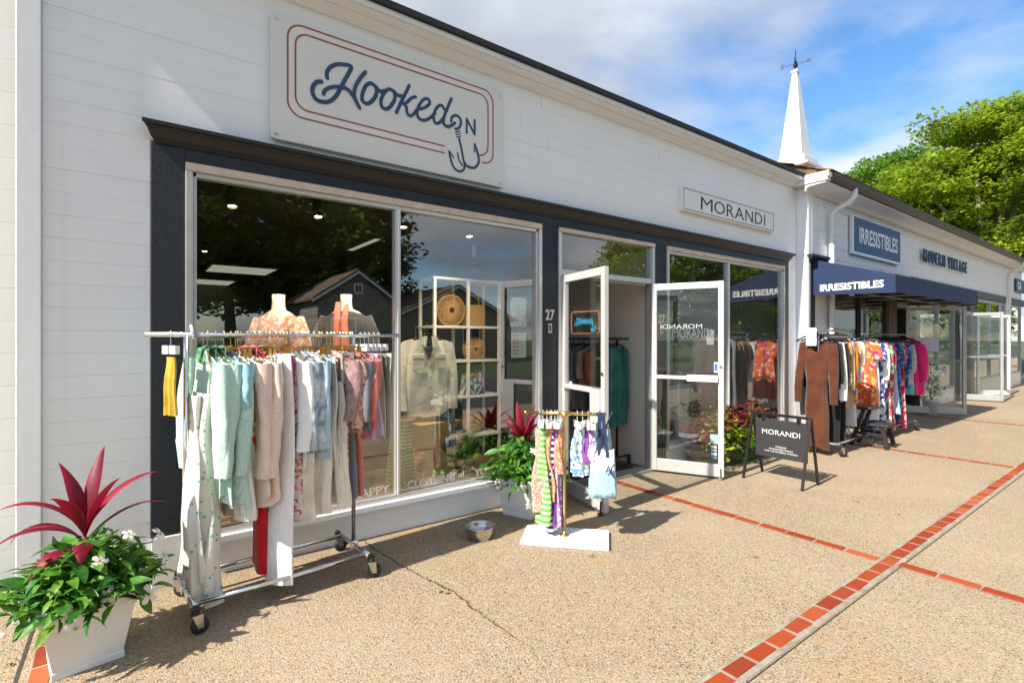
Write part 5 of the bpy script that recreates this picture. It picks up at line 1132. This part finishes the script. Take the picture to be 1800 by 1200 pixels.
ofl=Mfloral('orange_pink_floral',[(.66,.14,.02),(.62,.10,.03),(.60,.02,.14),(.70,.30,.10),(.72,.50,.36),(.66,.12,.02)],22); navck=Mfloral('navy_check',[(.03,.06,.25),(.60,.62,.68),(.03,.05,.22)],26); gpf=Mfloral('green_pink_floral',[(.60,.55,.50),(.08,.30,.12),(.60,.10,.16),(.70,.62,.55),(.05,.08,.05)],22); rfl=Mfloral('red_floral',[(.55,.02,.05),(.65,.05,.15),(.60,.45,.40),(.50,.01,.02)],20)
denim=Mcloth('light_denim',(.35,.50,.62)); bluef=Mfloral('blue_floral',[(.03,.10,.30),(.10,.28,.50),(.02,.05,.18)],26); tee=Mstripe('breton_stripe',(.66,.66,.66),(.03,.03,.06),'z',26,.62); fuzz=Mcloth('fuchsia_fur',(.62,.02,.16),.3,60)
gg=lambda nm,lb,x,me,mt: gr(nm,lb,nm,x,me,mt,'black',-.72,1.561,QG3)
gg('dress','orange and pink floral short sleeved dress at the front of the bright rack',8.70,cloth_mesh(1.08,.165,.20,.02,.05,seed=401,sleeve=(.22,.07,.06),neck=.10,folds=3,amp=.014,n=64,rings=26),ofl)
gg('trousers','white trousers hanging behind the orange floral dress',8.80,trouser_mesh(1.25,.19,.04,1.2,402),cw)
gg('dress','navy and white check dress on the bright rack',8.92,cloth_mesh(1.45,.18,.22,.02,.05,seed=403,sleeve=(.25,.06,.03)),navck)
gg('blouse','white blouse with long sleeve between the check and floral dresses',8.99,shirt(.80,404,w=.20,sl=.5,t=.04),cw)
gg('dress','green and pink floral dress in the middle of the bright rack',9.15,cloth_mesh(1.38,.19,.23,.02,.06,seed=405,sleeve=(.45,.065,.04)),gpf)
gg('dress','red floral dress in the middle of the bright rack',9.30,cloth_mesh(1.45,.19,.24,.02,.06,seed=406,sleeve=(.40,.06,.03)),rfl)
gg('skirt','pale denim skirt hanging low on the bright rack',9.46,cloth_mesh(1.22,.20,.26,.03,.07,seed=407,top=-.55,slope=0),denim)
gg('dress','blue floral dress beside the pale denim skirt',9.60,cloth_mesh(1.36,.20,.24,.02,.06,seed=408,sleeve=(.35,.06,.03)),bluef)
gg('dress','second red floral dress behind the denim skirt',9.75,cloth_mesh(1.47,.19,.25,.02,.06,seed=409,sleeve=(.3,.06,.03)),rfl)
gg('top','denim blue top beside the striped tee',9.92,shirt(.85,410,w=.22,sl=.4,t=.05),bluef)
gg('tee','black and white striped tee near the far end of the bright rack',10.10,shirt(.80,411,w=.22,sl=.42,t=.06),tee)
gg('skirt','turquoise skirt below the striped tee',10.2,cloth_mesh(.98,.20,.22,.03,.05,seed=412,top=-.6,slope=0),Mcloth('turquoise',(.10,.40,.45)))
gg('coat','fuchsia pink fluffy coat at the far end of the bright rack',10.5,cloth_mesh(1.0,.22,.27,.03,.12,seed=413,sleeve=(.6,.085,.06),amp=.02,folds=4),fuzz)
gg('trousers','black trousers under the fuchsia coat',10.62,trouser_mesh(1.18,.2,.05,1.1,414),blackc)
VN=empty('potted_vine',(12.75,-.52,0),0,'potted vine with white blossoms beside the open glass door','plant'); MB().lathe([(.0001,0),(.11,0),(.14,.26),(.15,.26),(.15,.29),(.13,.29),(.12,.25),(.0001,.25)],(0,0,0),20).build('pot',potm,VN,smooth=True)
random.seed(9)
for i in range(90): 
    h_=random.random(); inst('leaf',random.choice(LM),VN,(random.gauss(0,.10+.10*h_),random.gauss(0,.10),.28+h_*.75),(random.gauss(0,.6),random.uniform(-.6,.9),random.uniform(0,6.28)),random.uniform(.9,1.5))
for i in range(10): f=inst('flower',FLm,VN,(random.gauss(0,.15)-.05,random.gauss(-.08,.08),random.uniform(.4,1.05)),(R(70),0,random.uniform(-1.5,0)),1.5); inst('throat',THm,f)
MB().tube([(0,0,.25),(.02,0,.7),(0,.02,1.05)],.006,6).build('stem',lfl,VN)
print('outdoor ok')
# ================================================================= INSIDE THE SHOP
def neon():
    N=empty('neon_sign',(4.735,1.32,1.57),0,'small blue and orange neon sign glowing on the wall inside the doorway','neon sign')
    nb=emis('neon_blue',(.06,.40,.62),.55); no=emis('neon_orange',(.70,.28,.14),.35); k=.275
    b=MB()
    for nm,wd,pts in STK: b.tube([(0,-x*k,z*k*1.15-.01) for x,z in smooth(pts,3)],.0026,6)
    b.build('script_tube',nb,N); 
    b=MB(); b.tube([(.004,-x*k,z*k*1.15-.01) for x,z in rrect(.0,1.85,.0,.90,.10,1.307,1.68)],.0045,6); b.build('border_tube',no,N)
    MB().box(.008,.016,-.52,.0,-.02,.27).build('backing',glassd,N)
neon()
BR=empty('clothes_rack',(4.5,.2,.02),0,'black pipe clothes rack just inside the open doorway','clothes rack')
MB().tube([(0,-.07,1.47),(0,1.5,1.47)],.014,10).build('hanging_rail',black,BR,smooth=True)
for y in (.1,1.35):
    MB().tube([(0,y,.10),(0,y,1.47)],.014,10).build('upright',black,BR,smooth=True); MB().tube([(-.22,y,.10),(.22,y,.10)],.014,10).build('foot_bar',black,BR,smooth=True)
    for x in (-.2,.2): swivel(BR,x,y,.5,black,.036)
MB().tube([(0,.1,.10),(0,1.35,.10)],.014,10).build('base_rail',black,BR)
teal_=Mcloth('teal_satin',(.006,.10,.095),.2,8,None,.45); orng=Mcloth('orange_crepe',(.45,.10,.03)); oat=Mcloth('oat_knit',(.50,.44,.35)); maroon=Mcloth('maroon',(.10,.02,.015)); blush=Mcloth('blush',(.52,.34,.27))
DG='clothes on the doorway rack'
for i,(nm,lb,y,me,mt) in enumerate((('dress','teal satin dress nearest the doorway on the black rack',.16,cloth_mesh(1.0,.15,.19,.02,.05,seed=501,sleeve=(.45,.05,.02)),teal_),('dress','long teal dress second on the black rack inside the door',.30,cloth_mesh(1.02,.15,.20,.02,.05,seed=502),teal_),('top','burnt orange top with grey panel on the black rack',.42,shirt(.55,503,sl=.3),orng),
  ('dress','dark maroon dress hanging on the black rack inside',.98,cloth_mesh(.95,.16,.18,.02,.05,seed=504),maroon),('shirt','oat coloured tee seen through the door glass',.78,shirt(.78,505,sl=.25),oat),('shirt','slate shirt beside the oat tee inside the door',.70,shirt(.85,506,sl=.4),greyc),('shirt','blush top on the black rack inside the door',.58,shirt(.62,507,sl=.3),blush),('dress','black dress on the black rack inside the door',1.12,cloth_mesh(1.0,.16,.18,.02,.05,seed=508),blackc),('shirt','grey knit on the black rack behind the oat tee',.88,shirt(.9,509,sl=.55),greym),('shirt','taupe knit at the far end of the black rack',1.25,shirt(.75,510,sl=.5),taupe),('dress','charcoal dress at the very end of the black rack',1.4,cloth_mesh(.95,.16,.18,.02,.05,seed=511),blackc))):
    garment(nm,lb,nm,DG,(4.5,.2+y-.05,1.49),R(90),me,mt,'black')
# display window: jacket, table, cap, shoes, plant, shelves and bags
twill=Mcloth('khaki_twill',(.76,.74,.66),.06,14)
J=garment('jacket','pale khaki button jacket hanging in the display window','jacket',None,(2.13,.42,1.60),R(80),cloth_mesh(.80,.205,.215,.02,.055,seed=601,sleeve=(.58,.058,.05),folds=2,amp=.007,n=60,rings=24,neck=.03),twill,'wire')
MB().prism([(-.07,-.10),(.07,-.10),(.035,-.2),(.0,-.30)],lambda q:(-.064,q[0],q[1]),lambda q:(-.02,q[0],q[1])).build('inner_shirt',Mcloth('inner_navy',(.03,.035,.05)),J)
for sg in (-1,1): MB().prism([(sg*.02,-.085),(sg*.07,-.095),(sg*.085,-.15),(sg*.03,-.19)],lambda q:(-.072,q[0],q[1]),lambda q:(-.064,q[0],q[1])).build('collar',twill,J); MB().box(-.074,-.066,min(sg*.05,sg*.15),max(sg*.05,sg*.15),-.38,-.25).build('pocket',twill,J,bevel=.003); MB().box(-.078,-.070,min(sg*.047,sg*.153),max(sg*.047,sg*.153),-.285,-.245).build('pocket_flap',twill,J,bevel=.003)
for k in range(6): MB().lathe([(.0001,.003),(.006,.003),(.006,0)],(0,0,0),10).build('button',blackc,J,loc=(-.070,-.012,-.26-k*.095),rot=(0,R(-90),0))
wslat=Mstripe('slatted_wood',(.52,.36,.14),(.34,.22,.08),'x',55,.8,0,.5)
TBL=empty('side_table',(2.17,.50,.236),R(10),'hourglass shaped slatted wood table in the display window','table')
def hour(b,w0,w1,z0,z1):
    V=[(-w0,-w0,z0),(w0,-w0,z0),(w0,w0,z0),(-w0,w0,z0),(-w1,-w1,z1),(w1,-w1,z1),(w1,w1,z1),(-w1,w1,z1)]; return b.add(V,[(0,3,2,1),(4,5,6,7),(0,1,5,4),(1,2,6,5),(2,3,7,6),(3,0,4,7)])
hour(MB(),.21,.09,0,.26).build('lower_half',wslat,TBL); hour(MB(),.09,.22,.26,.51).build('upper_half',wslat,TBL)
CAP=empty('cap',(2.27,.42,.747),R(20),'navy and white trucker cap on the wooden table','cap'); MB().lathe([(.085,0),(.087,.03),(.078,.07),(.05,.10),(.0001,.112)],(0,0,0),20).build('crown',navyc,CAP,smooth=True)
MB().lathe([(.088,.006),(.0895,.03),(.080,.07),(.06,.092)],(.002,.006,0),20).build('mesh_back',Mcloth('cap_mesh',(.6,.6,.6)),CAP,smooth=True); MB().prism([(.075*math.cos(a),-.06-.09*math.sin(a)) for a in [PI*q/10 for q in range(11)]],lambda q:(q[0],q[1],.004),lambda q:(q[0],q[1],.010)).build('brim',navyc,CAP); MB().box(-.035,.035,-.094,-.084,.03,.062).build('patch',teal,CAP)
SH_=empty('shoe',(2.05,.44,.747),R(-30),'small coral sandal on the wooden table beside the cap','shoe'); MB().lathe([(.0001,0),(.05,0),(.05,.012),(.0001,.012)],(0,0,0),16,1.5,.6).build('sole',coral,SH_); MB().tube([(-.03,-.028,.01),(-.01,0,.045),(.02,.028,.01)],.008,6).tube([(.03,-.028,.01),(.02,0,.04),(-.02,.028,.01)],.008,6).build('strap',coral,SH_)
GS=garment('skirt','green striped cloth hanging at the left of the wooden table','skirt',None,(1.84,.34,.80),R(70),cloth_mesh(.55,.08,.11,.03,.06,top=-.02,slope=0,seed=640,amp=.02),Mstripe('dark_green_stripe',(.07,.16,.04),(.28,.40,.14),'z',32,.5,.02),None)
def grass_plant(loc,label,n,h,seed,basket=True,kind_label='plant'):
    Gp=empty('ornamental_grass',loc,0,label,'plant'); random.seed(seed); b=MB()
    if basket: MB().lathe([(.0001,0),(.07,0),(.095,.06),(.10,.11),(.085,.13),(.0001,.12)],(0,0,0),18).build('basket',M('woven_basket',(.35,.26,.15),.8,0,.3,40,.5,90),Gp,smooth=True)
    for i in range(n):
        a=random.uniform(0,6.28); l=random.uniform(.6,1)*h; o_=random.uniform(.05,.5)*h; p0=Vector((random.gauss(0,.03),random.gauss(0,.03),.1 if basket else 0)); d_=Vector((math.cos(a),math.sin(a),0)); sd_=Vector((-math.sin(a),math.cos(a),0))*.0025
        pts=[p0+d_*o_*q*q+Vector((0,0,l*q*(1-.25*q))) for q in (0,.33,.66,1)]; V=[]
        for q,pt in enumerate(pts): V+=[pt-sd_*(1-q/3.2),pt+sd_*(1-q/3.2)]
        b.add(V,[(0,1,3,2),(2,3,5,4),(4,5,7,6)])
    o=b.build('blades',leafmat('grass_blade',(.07,.17,.03),.25) if 'grass_blade' not in MT else MT['grass_blade'],Gp); o['kind']='stuff'
grass_plant((2.52,.42,.236),'spiky green grass plant in a woven basket beside the wooden table',260,.50,5)
for i,(x,y) in enumerate(((1.40,.30),(1.05,.34),(1.58,.45))): grass_plant((x,y,.236),'low artificial grass tuft on the display floor, %s'%('nearest the HAPPY lettering','left of the HAPPY lettering','beside the window mullion')[i],70,.14,50+i,False)
SHF=empty('shelf_unit',(2.47,.92,.02),0,'white metal shelf unit with bags inside the display window','shelf unit')
for x in (0,.40,.80):
    for y in (0,.32): MB().box(x-.014,x+.014,y-.014,y+.014,0,2.10).build('post',whiteclean,SHF)
for z in (.42,.84,1.22,1.58,2.08): MB().box(-.02,.82,-.016,.336,z,z+.025).build('shelf',whiteclean,SHF,bevel=.003)
wick=M('wicker',(.46,.27,.09),.7,0,.3,60,.6,120)
def ratan(loc,r,label,t=.05,hole=.25):
    B_=empty('wicker_bag',loc,0,label,'bag'); b=MB()
    for k in range(36):
        a=2*PI*k/36; b.tube([(r*hole*math.cos(a),-t,r*hole*math.sin(a)),(r*math.cos(a),-t*.6,r*math.sin(a)),(r*1.02*math.cos(a),t*.6,r*1.02*math.sin(a)),(r*hole*math.cos(a),t,r*hole*math.sin(a))],.006,5)
    b.build('cane_ribs',wick,B_); MB().tube([(r*hole*math.cos(2*PI*q/20),-t,r*hole*math.sin(2*PI*q/20)) for q in range(21)],.010,6).tube([(r*math.cos(2*PI*q/28),-t*.6,r*math.sin(2*PI*q/28)) for q in range(29)],.008,6).build('rim',wick,B_)
ratan((2.72,1.05,1.79),.165,'large round wicker bag with radiating ribs on the top shelf'); ratan((3.02,1.05,1.375),.125,'round straw bag on the middle shelf'); ratan((3.0,1.05,.60),.135,'brown round wicker bag on the low shelf',.05,.3)
BK=empty('rattan_basket',(3.02,1.06,1.608),0,'square rattan basket bag with tall handle on the top shelf','basket'); MB().box(-.10,.10,-.08,.08,0,.25).build('body',wick,BK,bevel=.01)
b=MB(); [b.box(-.104,.104,-.084,.084,.02+k*.03,.03+k*.03) for k in range(8)]; b.build('cane_rows',wick,BK); MB().tube([(-.08,0,.24),(-.06,0,.36),(.06,0,.36),(.08,0,.24)],.008,6).build('handle',wick,BK)
HB=empty('handbag',(2.98,1.02,.866),0,'blue and white patterned slouchy handbag on the shelf','handbag'); me=bag_mesh(.14,.07,.27,8); me.materials.append(Mfloral('bag_pattern',[(.05,.08,.18),(.55,.52,.48),(.10,.25,.35),(.35,.12,.10),(.04,.05,.10)],28)); inst('body',me,HB); MB().tube([(-.08,-.04,.24),(-.12,-.09,.1),(.0,-.1,.02),(.1,-.08,.14),(.08,-.04,.25)],.008,6).build('strap',Mstripe('strap_blue',(.6,.6,.6),(.05,.1,.2),'x',80),HB)
BT=empty('beach_bag',(2.93,1.05,2.127),R(8),'blue beach bag with pale tag on top of the shelf unit','bag'); me=bag_mesh(.15,.06,.40,9); me.materials.append(Mcloth('blue_canvas',(.01,.07,.20))); inst('body',me,BT); MB().box(.02,.07,-.075,-.070,.25,.38).build('tag',paper,BT); MB().prism([(.0,.02),(.12,.02),(.06,.25),(-.02,.2)],lambda q:(q[0],-.068,q[1]),lambda q:(q[0],-.064,q[1])).build('magenta_patch',Mcloth('magenta',(.25,.03,.12)),BT)
grass_plant((2.72,1.1,2.11),'dark spiky grass on top of the shelf unit beside the blue bag',60,.42,77,False)
# mannequins
mann=M('mannequin_white',(.72,.72,.72),.4)
def mannequin(loc,rz,label,mat,dressname,h=1.72):
    Q=empty('mannequin',loc,rz,label,'mannequin'); k=h/1.72
    def ringm(prof,n=28):
        b=MB(); V=[]
        for rx,ry,z,yo in prof: V+=[(yo+ry*math.sin(2*PI*j/n),rx*math.cos(2*PI*j/n),z*k) for j in range(n)]
        b.add(V,[(i*n+j,i*n+(j+1)%n,(i+1)*n+(j+1)%n,(i+1)*n+j) for i in range(len(prof)-1) for j in range(n)]+[tuple((len(prof)-1)*n+j for j in range(n))]); return b
    ringm([(.15,.10,.72,0),(.165,.115,.80,0),(.12,.085,1.02,0),(.135,.10,1.18,-.01),(.16,.10,1.30,-.01),(.175,.075,1.40,0),(.12,.06,1.45,0),(.055,.05,1.48,0),(.048,.046,1.54,.0),(.050,.048,1.60,.0)]).build('torso',mann,Q,smooth=True)
    MB().tube([(0,0,0),(0,0,.8)],.014,10).lathe([(.15,0),(.15,.012),(.02,.02)],(0,0,0),20).build('stand',steel,Q,smooth=True)
    b=ringm([(.30,.24,.35,0),(.25,.18,.70,0),(.17,.12,.95,0),(.145,.11,1.08,0),(.165,.12,1.22,-.01),(.18,.115,1.32,-.01),(.185,.09,1.41,0),(.10,.065,1.455,0)])
    for sg in (-1,1): b.tube([(0,sg*.16,1.40*k),(.0,sg*.21,1.28*k),(-.02,sg*.235,1.08*k),(-.04,sg*.235,.95*k)],[.07,.075,.085,.06],14)
    b.build(dressname,mat,Q,smooth=True)
    return Q
m1f=Mfloral('coral_floral',[(.55,.20,.13),(.62,.50,.45),(.50,.14,.10),(.60,.42,.38),(.45,.25,.22)],38)
mannequin((.93,.62,.236),R(35),'headless white mannequin in coral floral blouse behind the clothes rack',m1f,'blouse',1.72)
q=mannequin((1.50,.72,.236),R(50),'headless mannequin in dark top with coral scarf behind the rack',Mcloth('dark_top',(.05,.05,.06)),'top',1.76)
MB().tube([(-.06,.05,1.56),(-.125,.03,1.45),(-.14,.02,1.25),(-.13,.02,.95)],[.02,.03,.035,.035],10).tube([(-.06,-.03,1.54),(-.13,-.035,1.42),(-.15,-.05,1.2),(-.13,-.05,.9)],[.02,.03,.03,.03],10).build('scarf',coral,q,smooth=True)
# lamps
bulb=emis('spot_bulb',(1,.72,.36),14); troff=emis('troffer_panel',(.80,.80,.60),.16)
for i,(x,y,z) in enumerate(((.55,.22,2.39),(1.12,.22,2.40),(1.81,.22,2.41),(.74,3.84,2.6),(2.45,.22,2.41))):
    L_=empty('track_spotlight',(x,y,z),0,'lit track spotlight on the shop ceiling, %s'%('above the floral mannequin','above the scarf mannequin','right of the window mullion','far back at the left','above the shelf unit')[i],'spotlight','track spotlights')
    MB().tube([(0,0,.0),(0,.03,.13)],.034,14,False).build('housing',black,L_); MB().tube([(0,.03,.13),(0,.03,2.98-z)],.006,6).build('stem',black,L_); MB().lathe([(.0001,0),(.026,0)],(0,0,.004),14).build('bulb',bulb,L_)
    ld=bpy.data.lights.new('spot_lamp','SPOT'); ld.spot_size=R(110); ld.spot_blend=.6; ld.energy=20; ld.color=(1,.78,.5); ld.shadow_soft_size=.03; lo=bpy.data.objects.new('spot_lamp',ld); lo.location=(0,-.02,-.05); lo.rotation_euler=(R(28),0,0); link(lo,L_)
for i,(x,y) in enumerate(((2.33,4.0),(1.85,8.4),(1.5,11.4))):
    L_=empty('ceiling_light',(x,y,2.96),0,'pale square ceiling light panel, %s'%('nearest and largest','middle of three','farthest of three')[i],'ceiling light','ceiling light panels'); MB().box(-.62,.62,-.62,.62,-.02,.012).build('frame',whiteclean,L_); MB().box(-.58,.58,-.58,.58,-.026,-.0205).build('diffuser',troff,L_)
# second shop window
PD=empty('pedestal',(5.75,.55,.236),0,'white display pedestal behind the MORANDI glass','pedestal'); MB().box(-.22,.22,-.2,.2,0,.62).build('plinth',whiteclean,PD,bevel=.004); MB().box(-.235,.235,-.215,.215,.62,.65).build('top',whiteclean,PD,bevel=.004)
RB=empty('handbag',(5.15,.5,1.05),0,'dark red bag hanging behind the MORANDI door glass','handbag'); me=bag_mesh(.16,.07,.30,21); me.materials.append(Mcloth('dark_red',(.16,.015,.02))); inst('body',me,RB); MB().tube([(-.08,0,.29),(0,0,.42),(.08,0,.29)],.008,6).build('handle',maroon,RB)
WBK=empty('woven_basket',(5.78,.55,.887),0,'brown woven basket on the white pedestal','basket'); MB().lathe([(.0001,0),(.16,0),(.18,.16),(.17,.16),(.15,.01),(.0001,.01)],(0,0,0),24).build('basket',wick,WBK,smooth=True)
for i,(x,lb,me,mt) in enumerate(((6.62,'white shirt hanging in the MORANDI window',shirt(.62,701,sl=.3),cw),(6.78,'rust knit hanging in the MORANDI window beside the white shirt',shirt(.66,702,sl=.5),coral),(6.7,'grey trousers under the white shirt in the MORANDI window',trouser_mesh(1.0,.15,.03,1.1,703),greym))):
    garment(('shirt','knit','trousers')[i],lb,('shirt','knit','trousers')[i],'clothes in the second window',(x,.5,1.62),R(60),me,mt,'black')
for i,x in enumerate((6.70,6.86)):
    B_=empty('boot',(x,.40,.236),R(-70),'black heeled ankle boot in the MORANDI window, %s'%('left','right')[i],'boot','ankle boots'); MB().tube([(0,0,.22),(0,0,.10),(.01,0,.05),(.07,0,.03),(.12,0,.02)],[.045,.04,.04,.035,.018],12).build('upper',blackc,B_,smooth=True); MB().box(-.035,.0,-.02,.02,0,.06).box(.0,.13,-.03,.03,0,.01).build('heel',blackc,B_)
TR=empty('bench',(5.35,.42,.236),0,'low pale wooden bench with shoes behind the door glass','bench'); MB().box(-.25,.25,-.14,.14,.18,.21).build('seat',M('pale_wood',(.45,.33,.20),.6,0,.2,12),TR,bevel=.004)
for x in (-.22,.22): MB().box(x-.015,x+.015,-.13,.13,0,.18).build('leg',MT['pale_wood'],TR)
print('all ok')
